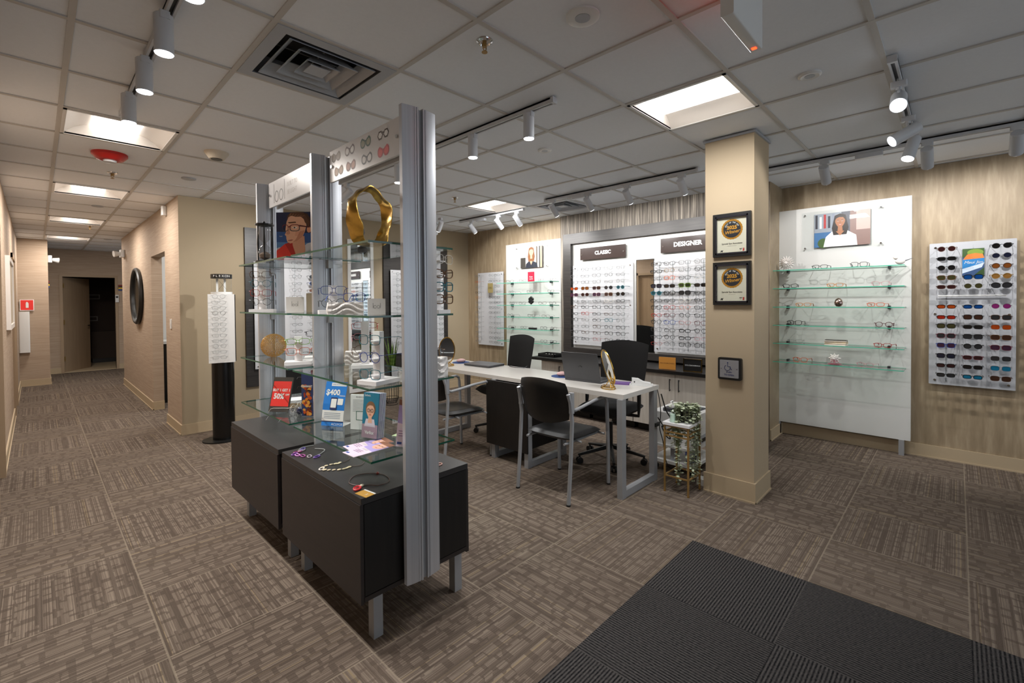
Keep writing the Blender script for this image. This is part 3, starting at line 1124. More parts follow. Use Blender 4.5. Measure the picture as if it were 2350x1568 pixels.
DS = {(3, 0): ('black', 'navy', 'square'), (3, 1): ('black', 'dark', 'rectangular'), (3, 2): ('green', 'green', 'square'), (3, 3): ('black', 'dark', 'rectangular'), (4, 0): ('teal', 'teal', 'round'), (4, 2): ('black', 'grey', 'square'),
      (1, 1): ('gold', None, 'round'), (2, 1): ('orange', None, 'square'), (5, 2): ('clear', None, 'cat eye'), (6, 1): ('red', None, 'square'), (6, 2): ('orange', None, 'round'), (7, 0): ('red', None, 'rectangular'), (7, 1): ('burgundy', None, 'square'),
      (8, 1): ('blue', None, 'square'), (8, 2): ('red', None, 'cat eye'), (10, 3): ('pink', None, 'rectangular'), (11, 0): ('red', None, 'rectangular'), (2, 3): ('clear', None, 'rectangular'), (0, 3): ('silver', None, 'pilot'), (8, 3): ('burgundy', None, 'square')}
for r_, z in enumerate(DSR):
    for c_, y in enumerate(DSC):
        fc, lc, shp = DS.get((r_, c_), (rnd.choice(['black', 'black', 'dark grey']), None, rnd.choice(['rectangular', 'square', 'square', 'round', 'cat eye'])))
        th = 'thick' if lc else rnd.choice(['mid', 'mid', 'thick'] if fc == 'black' else ['thin', 'mid'])
        glasses((FX - .165, y, z - .02), XW + rnd.uniform(-.1, .1), shp, fc, lc, '%s, %s row, %s column from left on the DESIGNER board' % (lname(fc, lc, shp), ORD[r_] if r_ < 11 else 'bottom', ORC[c_]), 'eyewear on the DESIGNER board', th, sc_=1.08)

# right wall sunglass board -------------------------------------------------------
RC = [.07, -.097, -.262]
RRW = [1.899, 1.818, 1.733, 1.648, 1.57, 1.397, 1.304, 1.223, 1.137, 1.052, .96, .878, .793]
tb = board('eyewear_board', 'grey sunglasses board on the right taupe wallpaper wall', .185, -.355, .69, 1.966, XR, RC, RRW, M_GRYBD, off=.12, standoff=.03)
P('divider_rod', MB().cyl((.06, -.06, .80), .006, .42, 10, M_WPL, 'x'), tb, 'white cross rod')
RS = [[('brown', 'burgundy', 'round'), ('black', 'dark', 'rectangular'), ('black', 'dark', 'round'), ('tortoise', 'olive', 'square'), ('brown', 'burgundy', 'rectangular'), ('black', 'orange mirrored', 'rectangular'), ('black', 'red mirrored', 'rectangular'), ('black', 'olive', 'square'), ('burgundy', 'grey', 'square'), ('blue', 'purple', 'square'), ('black', 'navy', 'square'), ('black', 'burgundy', 'rectangular'), ('black', 'grey', 'rectangular')],
      [None, None, None, ('black', 'blue mirrored', 'square'), ('silver', 'olive', 'round'), ('black', 'blue mirrored', 'rectangular'), ('black', 'brown', 'square'), ('black', 'dark', 'rectangular'), ('black', 'grey', 'square'), ('black', 'grey', 'round'), ('burgundy', 'burgundy', 'rectangular'), ('black', 'dark', 'rectangular'), ('black', 'cyan mirrored', 'rectangular')],
      [('black', 'dark', 'round'), ('silver', 'navy', 'round'), ('brown', 'amber', 'round'), ('gold', 'gold mirrored', 'round'), ('black', 'grey', 'pilot'), ('silver', 'magenta', 'round'), ('brown', 'grey', 'square'), ('silver', 'orange mirrored', 'square'), ('tortoise', 'brown', 'square'), ('burgundy', 'purple', 'square'), ('silver', 'grey', 'square'), ('silver', 'cyan mirrored', 'square'), ('brown', 'brown', 'square')]]
for c_, y in enumerate(RC):
    for r_, z in enumerate(RRW):
        g = RS[c_][r_]
        if g:
            glasses((XR - .155, y, z - .02), XW, g[2], g[0], g[1], '%s, %s row, %s column of the right wall board' % (lname(g[0], g[1], g[2]), ORD[r_], ('left', 'middle', 'right')[c_]), 'sunglasses on the right wall board', 'mid' if g[0] != 'silver' else 'thin', sc_=.97)
t = T('lens_poster', 'small poster of a lake landscape on the right sunglasses board', 'poster', (XR - .05, -.03, 1.665), XW)
mb = MB().box(0, -.006, 0, .135, 0, .235, pr('#35507a'))
mb.poly([(0, .16), (.135, .175), (.135, .235), (0, .235)], -.0065, pr('#3c5a2a'))
mb.poly(ell(.08, .20, .05, .03), -.0068, pr('#7f9a3a'))
mb.poly([(.0, .135), (.135, .15), (.125, .185), (.08, .195), (.03, .185)], -.007, pr('#e8823a'))
mb.poly([(0, .06), (.135, .11), (.135, .15), (0, .14)], -.0072, pr('#2a7fc0'))
mb.poly([(0, .02), (.12, .07), (.135, .11), (0, .06)], -.0074, pr('#c9d8e8'))
mb.poly([(.07, 0), (.135, 0), (.135, .07)], -.0076, pr('#2f4a22'))
mb.text('Maui Jim', .034, .068, -.008, .115, M_WPL, shear=.3)
P('print', mb, t, smooth=None)

# right shelf panel ------------------------------------------------------------------
t = T('merchandise_wall', 'large white display panel with six glass shelves, right of the column', 'display panel', (5.62, 1.45, 0), XW)
P('board', MB().box(0, 0, .145, 1.145, .035, 2.42, M_WPANEL), t, smooth=None)
for x in (.03, 1.06):
    P('leg', MB().box(x, -.005, 0, x + .04, .035, .145, M_STEEL), t, 'grey steel leg', smooth=None)


def glass_sheet(mb, x0, y0, z0, x1, y1, z1, ge, gm=M_GLASS, faces='all'):
    v = [(x, y, z) for z in (z0, z1) for y in (y0, y1) for x in (x0, x1)]
    mb.add(v, [(0, 2, 3, 1), (4, 5, 7, 6)], gm)
    mb.add(v, [(0, 1, 5, 4), (2, 6, 7, 3), (0, 4, 6, 2), (1, 3, 7, 5)], ge)
    return mb


RSZ = [1.775, 1.588, 1.395, 1.205, 1.017, .824]
for k, z in enumerate(RSZ):
    s_ = T('glass_shelf', '%s glass shelf on the white panel right of the column' % ('top', 'second', 'third', 'fourth', 'fifth', 'lowest')[k], 'shelf', (5.62, 1.44, z), XW, 'glass shelves right of the column')
    P('glass', glass_sheet(MB(), .02, -.24, -.008, 1.10, -.004, 0, M_GEDGE2), s_, smooth=None)
    for x in (.14, .98):
        P('shelf_clamp', MB().bbox(x - .011, -.05, -.024, x + .011, 0, .010, .004, mat('dark clamp metal', '#4c5054', .35, metal=.7), axis='y'), s_)


def framed_photo(name, label, loc, rz, W, HH, pw, ph, art):
    t = T(name, label, 'photo', loc, rz)
    P('acrylic_sheet', MB().box(-W / 2, -.03, -HH / 2, W / 2, -.025, HH / 2, M_ACRYL), t, smooth=None)
    mb = MB()
    art(mb, pw, ph, -.0245)
    P('print', mb, t, smooth=None)
    for x in (-1, 1):
        for z in (-1, 1):
            P('standoff_bolt', MB().cyl((x * (W / 2 - .03), -.036, z * (HH / 2 - .03)), .008, .036, 10, M_CHROME, 'y'), t)


def face(mb, cx, cz, s_, y, skin, hair, long=True, specs=None, smile=True, lips='#b8524c', hcol2=None):
    """head drawn as layered print; s_ = head height"""
    d = -.00035
    if long:
        mb.poly([(cx - .42 * s_, cz + .2 * s_), (cx - .36 * s_, cz + .5 * s_), (cx, cz + .64 * s_), (cx + .36 * s_, cz + .5 * s_), (cx + .43 * s_, cz + .1 * s_), (cx + .55 * s_, cz - .5 * s_), (cx + .42 * s_, cz - 1.05 * s_), (cx - .45 * s_, cz - 1.05 * s_), (cx - .55 * s_, cz - .5 * s_)], y, pr(hair))
    else:
        mb.poly(ell(cx, cz + .12 * s_, .40 * s_, .48 * s_), y, pr(hair))
    mb.poly([(cx - .13 * s_, cz - .3 * s_), (cx + .13 * s_, cz - .3 * s_), (cx + .17 * s_, cz - .75 * s_), (cx - .17 * s_, cz - .75 * s_)], y + d, pr(skin))
    mb.poly([(cx + .33 * s_ * math.cos(R(a)) * (1 if math.sin(R(a)) > 0 else (1 - .28 * abs(math.sin(R(a))))), cz + .48 * s_ * math.sin(R(a))) for a in range(0, 360, 15)], y + 2 * d, pr(skin))
    mb.poly([(cx - .33 * s_, cz + .12 * s_), (cx - .30 * s_, cz + .40 * s_), (cx, cz + .52 * s_), (cx + .30 * s_, cz + .40 * s_), (cx + .33 * s_, cz + .12 * s_), (cx + .2 * s_, cz + .33 * s_), (cx - .05 * s_, cz + .36 * s_), (cx - .24 * s_, cz + .28 * s_)], y + 3 * d, pr(hair))
    for e in (-1, 1):
        mb.poly(ell(cx + e * .14 * s_, cz + .04 * s_, .055 * s_, .026 * s_, 12), y + 4 * d, M_WPL)
        mb.poly(ell(cx + e * .14 * s_, cz + .04 * s_, .025 * s_, .026 * s_, 10), y + 5 * d, pr('#2b1e18'))
        mb.poly([(cx + e * .07 * s_, cz + .10 * s_), (cx + e * .21 * s_, cz + .12 * s_), (cx + e * .21 * s_, cz + .14 * s_), (cx + e * .07 * s_, cz + .125 * s_)], y + 4 * d, pr(hair))
        if specs:
            o_, i_ = ell(cx + e * .15 * s_, cz + .03 * s_, .125 * s_, .11 * s_, 20), ell(cx + e * .15 * s_, cz + .03 * s_, .10 * s_, .088 * s_, 20)
            for q in range(20):
                mb.poly([o_[q], o_[(q + 1) % 20], i_[(q + 1) % 20], i_[q]], y + 6 * d, pr(specs))
    if specs:
        mb.poly([(cx - .03 * s_, cz + .05 * s_), (cx + .03 * s_, cz + .05 * s_), (cx + .03 * s_, cz + .075 * s_), (cx - .03 * s_, cz + .075 * s_)], y + 6 * d, pr(specs))
    mb.poly([(cx - .01 * s_, cz + .05 * s_), (cx + .05 * s_, cz - .13 * s_), (cx - .05 * s_, cz - .13 * s_)], y + 4 * d, pr(shade(skin, .86)))
    if smile:
        mb.poly([(cx - .12 * s_, cz - .21 * s_), (cx, cz - .235 * s_), (cx + .12 * s_, cz - .21 * s_), (cx + .06 * s_, cz - .29 * s_), (cx - .06 * s_, cz - .29 * s_)], y + 4 * d, pr(lips))
        mb.poly([(cx - .09 * s_, cz - .222 * s_), (cx, cz - .24 * s_), (cx + .09 * s_, cz - .222 * s_), (cx + .04 * s_, cz - .262 * s_), (cx - .04 * s_, cz - .262 * s_)], y + 5 * d, M_WPL)
    else:
        mb.poly(ell(cx, cz - .24 * s_, .09 * s_, .028 * s_, 12), y + 4 * d, pr(lips))


def shade(c, k):
    c = c.lstrip('#')
    return '#' + ''.join('%02x' % int(min(255, int(c[i:i + 2], 16) * k)) for i in (0, 2, 4))


def art_dark(mb, w_, h_, y):
    R_ = lambda x0, z0, x1, z1, c, k=1: mb.poly([(x0, z0), (x1, z0), (x1, z1), (x0, z1)], y - .0003 * k, pr(c))
    mb.box(-w_ / 2, y, -h_ / 2, w_ / 2, y + .004, h_ / 2, pr('#5a5a64'))
    R_(-w_ / 2, -.02, 0, h_ / 2, '#9aa0aa')
    for k in range(5):
        R_(-w_ / 2 + .01 + k * .036, .02, -w_ / 2 + .03 + k * .036, h_ / 2 - .01 - .02 * (k % 2), ['#2a2a35', '#d8d8d8', '#b03030', '#303040', '#8890a0'][k], 2)
    R_(-w_ / 2, -h_ / 2, -.07, -.02, '#3a6a9a', 2)
    R_(.07, -h_ / 2, w_ / 2, h_ / 2, '#8a6f68', 2)
    R_(.12, -.02, w_ / 2, h_ / 2, '#c9a8a0', 3)
    mb.poly(ell(-.15, -.13, .05, .05), y - .0012, pr('#3f5a26'))
    mb.poly([(-.15, -h_ / 2), (.13, -h_ / 2), (.12, -.07), (.05, -.02), (-.08, -.02), (-.13, -.07)], y - .0016, pr('#e9e7ea'))
    face(mb, -.01, .075, .125, y - .0020, '#a8704e', '#241812')
    mb.poly([(-.045, -.02), (.025, -.02), (-.01, -.065)], y - .005, pr('#a8704e'))


def art_blond(mb, w_, h_, y):
    mb.box(-w_ / 2, y, -h_ / 2, w_ / 2, y + .004, h_ / 2, pr('#c9c6c0'))
    R_ = lambda x0, z0, x1, z1, c, k=1: mb.poly([(x0, z0), (x1, z0), (x1, z1), (x0, z1)], y - .0003 * k, pr(c))
    R_(-w_ / 2, -h_ / 2, -.12, 0, '#4a4540', 1)
    for k, c in enumerate(('#5a4a3a', '#d8d4cc', '#3a3430', '#cbb37a', '#4a4038')):
        R_(.10 + k * .028, -h_ / 2, .122 + k * .028, h_ / 2, c, 2)
    mb.poly([(-.12, -h_ / 2), (.13, -h_ / 2), (.11, -.09), (.03, -.06), (-.05, -.06), (-.11, -.10)], y - .0012, pr('#2c2f3a'))
    face(mb, 0, .075, .13, y - .0018, '#e0ad90', '#8a5a38')
    mb.poly([(-.03, -.06), (.03, -.06), (0, -.12)], y - .0044, pr('#e0ad90'))


framed_photo('framed_photo', 'acrylic mounted photo of a person in a white shirt on the right panel', (5.62, .835, 2.17), XW, .68, .40, .46, .34, art_dark)

rg = random.Random(11)
RIT = [(0, .992, 'black', 'rectangular'), (0, .676, 'dark grey', 'square'), (1, 1.253, 'black', 'cat eye'), (1, .865, 'amber', 'rectangular'), (1, .515, 'pink', 'cat eye'), (2, 1.135, 'amber', 'rectangular'), (2, .549, 'orange', 'rectangular'),
       (3, 1.213, 'black', 'square'), (3, .488, 'burgundy', 'round'), (4, 1.208, 'silver', 'rectangular'), (4, .497, 'red', 'rectangular'), (5, 1.161, 'orange', 'square'), (5, .626, 'pink', 'rectangular')]
SHN = ('top', 'second', 'third', 'fourth', 'fifth', 'lowest')
for k, (s_, y, fc, shp) in enumerate(RIT):
    side = 'left' if y > 1.05 else ('middle' if y > .75 else 'right')
    glasses((5.47, y, RSZ[s_] + .0005), XW + rg.uniform(-.2, .2), shp, fc, None, '%s %s glasses at the %s of the %s shelf, right panel' % (fc, shp, side, SHN[s_]), 'glasses on the right panel shelves', 'thin' if fc in ('silver', 'pink') else 'mid', sc_=1.05)


def flower(label, loc, rz, rad, petals, layers, m_, grp=None, stand=True):
    t = T('flower_ornament', label, 'ornament', loc, rz, grp)
    for L_ in range(layers):
        rl = rad * (1 - .28 * L_)
        mb = MB()
        for p in range(petals):
            a = 2 * PI * (p + .5 * L_) / petals
            wd = rl * 2.4 / petals
            ca, sa = math.cos(a), math.sin(a)
            v = []
            for q, ww, yy in ((.12, .35, 0), (.45, .9, -.012), (.8, 1.0, -.004), (1.0, .25, .004)):
                for s2 in (-1, 0, 1):
                    lx, lz = q * rl, s2 * ww * wd * .55
                    v.append((lx * ca - lz * sa, -.01 * L_ + yy - (.004 if s2 else .01), rad + lx * sa + lz * ca))
            fs = []
            for q in range(3):
                for s2 in range(2):
                    i = q * 3 + s2
                    fs += [(i, i + 1, i + 4, i + 3)]
            n0 = len(v)
            v += [(x, y + .008, z) for x, y, z in v]
            fs += [tuple(reversed([j + n0 for j in f])) for f in list(fs)]
            for i0, i1 in ((0, 3), (3, 6), (6, 9), (9, 10), (10, 11), (11, 8), (8, 5), (5, 2)):
                fs.append((i0, i1, i1 + n0, i0 + n0))
            mb.add(v, fs, m_)
        P('petal_ring', mb, t, smooth=60)
    P('flower_centre', MB().sphere((0, -.01 * layers - .004, rad), rad * .22, 10, m_, (1, .6, 1)), t)
    return t


M_CERAM = mat('matte white ceramic', '#e2ddd8', .5, var=.03)
flower('large white daisy ornament at the left end of the top shelf', (5.46, 1.285, RSZ[0]), XW, .075, 16, 2, M_CERAM)
flower('white flower ornament in the middle of the lowest shelf', (5.46, .865, RSZ[5] + .012), XW, .052, 8, 3, M_CERAM)
S('flower_dish', MB().lathe([(.055, .006), (.06, .010), (.045, .004), (.03, 0)][::-1], n=24, mt=mat('pink glaze', '#b5506a', .3)), 'pink saucer under the white flower on the lowest shelf', 'dish', (5.46, .865, RSZ[5]))
t = T('bird_ornament', 'white bird ornament perched at the right end of the top shelf', 'ornament', (5.46, .375, RSZ[0]), XW + R(30))
P('body', MB().sphere((0, 0, .035), .03, 12, M_CERAM, (1.3, .8, 1.0)).sphere((-.035, 0, .068), .018, 10, M_CERAM), t)
P('tail', MB().tube([(.03, 0, .035), (.10, 0, .062)], [.012, .003], 8, mat('grey wing', '#5d6066', .5), flat=.5), t, 'grey tail')
S('egg_ornament', MB().lathe([(.001, 0), (.02, .003), (.034, .022), (.036, .042), (.028, .068), (.014, .084), (.001, .088)], n=28, mt=mat('rose metal egg', '#b39a92', .12, metal=1, var=.3, scale=(40, 40, 40))), 'shiny rose metal egg in the middle of the third shelf', 'ornament', (5.47, .836, RSZ[2]))
bc = ['#e8e4dc', '#caa24a', '#3a3230']
for k, c in enumerate(bc):
    t = T('small_book', '%s of the three small stacked books on the fifth shelf' % ('bottom', 'middle', 'top')[k], 'book', (5.47, .856, RSZ[4] + .0005 + k * .017), XW + R(3 * k - 3), 'small books on the fifth shelf')
    P('pages', MB().box(-.085, -.05, .002, .085, .05, .0145, mat('paper', '#e6dfd0', .8)), t, smooth=None)
    P('cover', MB().box(-.088, -.053, 0, .088, .052, .002, pr(c)).box(-.088, -.053, .0145, .088, .052, .0165, pr(c)).box(-.088, .05, 0, .088, .053, .0165, pr(c)), t, smooth=None)

# far shelf panel -------------------------------------------------------------------
t = T('merchandise_wall', 'tall white display panel with glass shelves beside the far corner', 'display panel', (XB + .019, 5.27, 0), XW)
P('board', MB().box(0, -.03, .05, 1.13, 0, 2.385, M_WPANEL), t, smooth=None)
LSZ = [1.765, 1.596, 1.42, 1.237, 1.055, .862]
for k, z in enumerate(LSZ):
    s_ = T('glass_shelf', '%s glass shelf on the far white panel' % SHN[k], 'shelf', (XB - .01, 5.24, z), XW, 'glass shelves on the far panel')
    P('glass', glass_sheet(MB(), 0, -.25, -.008, 1.06, -.004, 0, M_GEDGE2), s_, smooth=None)
    for x in (.13, .93):
        P('shelf_clamp', MB().bbox(x - .011, -.05, -.024, x + .011, 0, .010, .004, mat('dark clamp metal'), axis='y'), s_)
framed_photo('framed_photo', 'acrylic mounted photo of a person with long blond hair, far panel', (XB - .01, 4.70, 2.15), XW, .67, .36, .45, .32, art_blond)
LIT = [(0, (5.04, 4.77, 4.41, 4.18)), (1, (5.02, 4.62, 4.22)), (2, (5.0, 4.78, 4.38, 4.19)), (3, (5.04, 4.60, 4.32)), (4, (5.0, 4.76, 4.36, 4.17)), (5, (4.36, 4.18))]
for s_, ys in LIT:
    for q, y in enumerate(ys):
        fc = rg.choice(['black', 'dark grey', 'black', 'brown'])
        shp = rg.choice(['rectangular', 'square', 'cat eye'])
        glasses((5.17, y, LSZ[s_] + .0005), XW + rg.uniform(-.25, .25), shp, fc, None, '%s %s glasses, %s from left on the %s far panel shelf' % (fc, shp, ORC[q], SHN[s_]), 'glasses on the far panel shelves', 'thin', low=True, sc_=1.05)
S('folded_glasses_case', MB().bbox(-.07, -.02, 0, .07, .02, .025, .01, M_BLKPL, axis='x'), 'slim dark case lying on the fifth far panel shelf', 'case', (5.17, 4.57, LSZ[4]), XW)
t = T('brand_card', 'red card standing on the top far panel shelf', 'card', (5.16, 4.585, LSZ[0]), XW)
P('card', MB().box(-.065, -.004, 0, .065, 0, .15, pr('#c3203a')), t, smooth=None)
P('print', MB().text('Kate', .035, 0, -.0045, .075, M_WPL).text('spade', .03, 0, -.0045, .045, M_WPL), t, 'white script lettering', smooth=None)
t = T('clover_ornament', 'black clover shaped ornament on the third far panel shelf', 'ornament', (5.16, 4.59, LSZ[2]), XW)
mb = MB()
for k in range(6):
    a = 2 * PI * k / 6 + PI / 2
    mb.sphere((.032 * math.cos(a), 0, .068 + .036 * math.sin(a)), .026, 10, M_BLKPL, (1, .5, 1))
mb.sphere((0, 0, .068), .025, 10, M_BLKPL, (1, .6, 1))
P('petals', mb, t)

# small board in the far corner -----------------------------------------------------
SC = [5.87, 5.53, 5.40]
SR = [1.899, 1.806, 1.713, 1.628, 1.535, 1.456, 1.37, 1.291, 1.205, 1.119, 1.033, .954, .868, .803]
board('eyewear_board', 'frosted eyewear board in the far right corner', 5.95, 5.33, .74, 1.965, XB + .02, SC, SR, M_FROST, off=.085, standoff=.03)
for r_, z in enumerate(SR):
    for c_, y in enumerate(SC):
        if c_ == 1 and r_ in (2, 3):
            continue
        fc = rg.choice(['silver', 'silver', 'dark grey'])
        if c_ == 0:
            fc = {0: 'silver', 1: 'orange', 3: 'brown', 4: 'amber'}.get(r_, 'silver')
        if c_ == 1 and r_ in (6, 7):
            fc = 'black'
        glasses((XB - .10, y, z - .016), XW, 'rectangular' if r_ % 2 else 'round', fc, None, '%s glasses, %s row, %s column of the corner board' % (fc, ('top', 'second', 'third', 'fourth', 'fifth', 'sixth', 'seventh', 'eighth', 'ninth', 'tenth', 'eleventh', 'twelfth', 'thirteenth', 'bottom')[r_], ('left', 'middle', 'right')[c_]), 'glasses on the corner board', 'thin', low=True)
t = T('brand_card', 'small olive gold card fixed to the corner board', 'card', (XB - .09, 5.62, 1.62), XW)
P('card', MB().box(0, -.004, 0, .12, 0, .16, pr('#9a8a58')), t, smooth=None)
mb = MB()
for e in (-1, 1):
    mb.tube([(.06 + e * .022 + .018 * math.cos(R(a)), -.005, .08 + .013 * math.sin(R(a))) for a in range(0, 360, 30)], .0015, 4, M_BLKPL, closed=True)
P('print', mb, t)

# counter under feature unit --------------------------------------------------------
t = T('wall_counter', 'black counter top under the designer board', 'counter', (FX, 4.18, .685), XW)
P('top', MB().box(0, -.60, 0, 2.72, 0, .035, M_BLACK), t, smooth=None)
P('upstand', MB().box(.18, -.015, .035, 2.72, 0, .06, M_BLACK), t, smooth=None)
for k, (y1, y0) in enumerate(((4.02, 3.28), (3.27, 2.66), (2.65, 1.47))):
    t = T('base_cabinet', ('left pale cabinet under the black counter, behind the desk', 'middle pale cabinet under the black counter, behind the office chair', 'right pale cabinet with two dark handles under the counter')[k], 'cabinet', (FX - .002, y1, 0), XW, 'pale cabinets under the counter')
    W = y1 - y0
    P('body', MB().box(0, -.54, .09, W, 0, .684, M_PALEWOOD).box(.02, -.48, 0, W - .02, -.02, .09, M_BLACK), t, smooth=None)
    e = W / 2 if k < 2 else .493
    for a, b, hx in ((0, e, e - .05), (e, W, e + .05)):
        dd = P('door', MB().box(a + .002, -.56, .095, b - .002, -.541, .68, M_PALEWOOD), t, smooth=None)
        P('handle', MB().cyl((hx, -.585, .50), .005, .13, 8, M_BLKPL).cyl((hx, -.585, .51), .004, .025, 6, M_BLKPL, 'y').cyl((hx, -.585, .62), .004, .025, 6, M_BLKPL, 'y'), dd, 'dark bar handle')
t = T('display_tray', 'black tray holding light samples at the left end of the counter', 'tray', (4.90, 4.02, .720), XW)
P('tray', MB().box(-.13, -.10, 0, .16, .10, .008, M_BLKPL).box(-.13, -.10, 0, -.122, .10, .04, M_BLKPL).box(.152, -.10, 0, .16, .10, .04, M_BLKPL).box(-.13, -.10, 0, .16, -.092, .04, M_BLKPL).box(-.13, .092, 0, .16, .10, .04, M_BLKPL), t, smooth=None)
mb = MB()
for k in range(10):
    mb.sphere((-.10 + .026 * k, -.04 + .05 * (k % 2), .02), .012, 8, M_CERAM, (1, 1, .7))
o = P('samples', mb, t)
o['kind'] = 'stuff'
for y, c, lb, bd, m2 in ((2.27, '#c08338', 'orange wood brand plaque on the black counter', 'RAY·BAN', pr('#5a3418')), (1.99, '#101010', 'black brand plaque with gold edge on the black counter', 'DOLCE&GABBANA', M_WPL)):
    t = T('brand_plaque', lb, 'sign', (4.78, y, .7205), XW + R(8))
    P('plaque', MB().box(-.09, -.012, .0, .09, 0, .13, pr(c)), t, smooth=None)
    if c == '#101010':
        for a in ((-.095, 0, -.088, .135), (.088, 0, .095, .135), (-.095, .128, .095, .135), (-.095, 0, .095, .007)):
            P('gold_edge', MB().box(a[0], -.016, a[1], a[2], .002, a[3], M_GOLD), t, smooth=None)
    P('lettering', MB().text(bd if c == '#101010' else 'MAUI ◎ BROTHERS', .018, 0, -.0128, .065, m2), t, smooth=None)

# ------------------------------------------------------------------ awards and plate on column
CXF = 3.575
for k, z0 in enumerate((1.79, 1.433)):
    t = T('framed_award', ('upper' if k == 0 else 'lower') + ' black framed 2025 winner certificate on the beige column', 'award', (CXF, 1.194, z0), XW, 'framed awards on the column')
    hw, hh = .132, .318
    fr = MB()
    for a in ((-hw, 0, -hw + .026, hh), (hw - .026, 0, hw, hh), (-hw + .026, 0, hw - .026, .028), (-hw + .026, hh - .028, hw - .026, hh)):
        fr.box(a[0], -.022, a[1], a[2], 0, a[3], M_BLKPL)
    i_ = .019
    for a in ((-hw + i_, i_, -hw + .028, hh - i_), (hw - .028, i_, hw - i_, hh - i_), (-hw + i_, i_, hw - i_, .030), (-hw + i_, hh - .030, hw - i_, hh - i_)):
        fr.box(a[0], -.026, a[1], a[2], 0, a[3], mat('black satin bevel', '#26242a', .25))
    P('frame', fr, t, smooth=None)
    y = -.008
    mb = MB().box(-hw + .02, y, .02, hw - .02, 0, hh - .02, pr('#e3dcc6'))
    cz = hh - .118
    mb.poly([((.073 + .003 * (q % 2)) * math.cos(2 * PI * q / 48), cz + (.073 + .003 * (q % 2)) * math.sin(2 * PI * q / 48)) for q in range(48)], y - .0004, mat('gold seal', '#c48a2e', .35, metal=.2, var=.2, scale=(50, 50, 50)))
    mb.poly(ell(0, cz, .061, .061, 36), y - .0008, pr('#2a2a30'))
    mb.text('2025', .036, 0, y - .0012, cz + .012, mat('gold ink', '#d69a35', .4), bold=.0016)
    mb.text('Winner', .034, 0, y - .0012, cz - .020, mat('gold ink', '#d69a35', .4), bold=.0008, shear=.35, rz=.12)
    arc = 'BEST OF THE 603'
    for q, ch in enumerate(arc):
        a = R(152 - q * 124 / (len(arc) - 1))
        if ch != ' ':
            mb.text(ch, .013, .050 * math.cos(a), y - .0012, cz + .050 * math.sin(a), M_WPL, rz=a - PI / 2, bold=.0004)
    mb.text('Spindel Eye Associates', .0158, 0, y - .0004, .095, pr('#3a3026'), bold=.0004)
    mb.text('Award Best Eye Surgeon' if k == 0 else 'Award Best Local', .0065, 0, y - .0004, .078, pr('#6a6052'))
    mb.text('M', .022, -.075, y - .0004, .042, pr('#1a1a1a'), shear=.4, bold=.0006)
    mb.text('BEST', .010, .063, y - .0004, .052, pr('#1a1a1a'), bold=.0004)
    mb.text('OF', .008, .060, y - .0004, .042, pr('#1a1a1a'))
    mb.poly([(.073, .036), (.085, .036), (.085, .058), (.078, .058)], y - .0006, pr('#c0302a'))
    P('certificate', mb, t, smooth=None)
    P('glazing', MB().box(-hw + .026, -.0125, .028, hw - .026, -.0120, hh - .028, M_LENS), t, smooth=None)
t = T('door_push_plate', 'square metal wheelchair door push button on the beige column', 'push button', (CXF, 1.205, .885), XW)
P('surround', MB().bbox(-.082, -.03, -.005, .082, 0, .158, .012, M_BLKPL, axis='y'), t, 'black surround')
P('plate', MB().bbox(-.066, -.036, .012, .066, -.030, .142, .004, mat('brushed steel plate', '#9a9a9d', .42, metal=.4, var=.1, scale=(4, 4, 90)), axis='y'), t)
mb = MB()
mk = pr('#2c3560')
mb.tube([(-.012 + .020 * math.cos(R(a)), -.0365, .085 + .020 * math.sin(R(a))) for a in range(120, 390, 18)], .002, 4, mk)
mb.tube([(-.010, -.0365, .115), (-.010, -.0365, .095), (.008, -.0365, .095), (.014, -.0365, .075), (.020, -.0365, .075)], .0022, 4, mk)
mb.sphere((-.010, -.0365, .122), .005, 6, mk, (1, .3, 1))
mb.text('PUSH', .016, 0, -.0367, .052, mk, bold=.0004).text('TO OPEN', .016, 0, -.0367, .032, mk, bold=.0004)
P('symbol', mb, t, 'dark wheelchair symbol and lettering')
for x in (-.055, .055):
    P('screw', MB().cyl((x, -.0375, .077), .003, .002, 8, M_CHROME, 'y'), t)

# ------------------------------------------------------------------ display unit in the foreground
def low_cabinet(y0, label):
    t = T('low_cabinet', label, 'cabinet', (1.215, y0, 0), 0, 'dark low cabinets under the glass shelves')
    W, L_, zt = .58, .885, .655
    P('body', MB().box(-W / 2 + .012, .012, .215, W / 2 - .012, L_ - .004, zt - .028, M_CAB).box(-W / 2 + .012, 0, .215, W / 2 - .012, .012, .235, M_CAB), t, smooth=None)
    P('end_panel', MB().box(-W / 2 + .014, .002, .238, W / 2 - .012, .0119, zt - .030, M_BLACK), t, smooth=None)
    P('top', MB().bbox(-W / 2, 0, zt - .027, W / 2, L_, zt, .002, M_CABTOP, n=1), t, smooth=None)
    P('drawer_front', MB().box(-W / 2 - .004, 0.004, .205, -W / 2 + .012, L_ - .004, zt - .029, M_CAB), t, smooth=None)
    P('drawer_front', MB().box(W / 2 - .012, 0.004, .205, W / 2 + .004, L_ - .004, zt - .029, M_CAB), t, smooth=None)
    for x in (-.215, .235):
        for y in (.045, L_ - .095):
            P('leg', MB().box(x, y, 0, x + .045, y + .045, .214, M_STEEL).box(x + .004, y + .004, 0.0, x + .041, y + .041, .004, M_BLKPL), t, 'grey square leg', smooth=None)


low_cabinet(1.775, 'dark low cabinet nearest the camera under the glass shelves')
low_cabinet(2.715, 'dark low cabinet behind the nearest one, toward the corridor')

ut = T('shelving_frame', 'brushed aluminium three post shelving frame over the two dark cabinets', 'shelving unit', (0, 0, 0))
PXC = 1.205


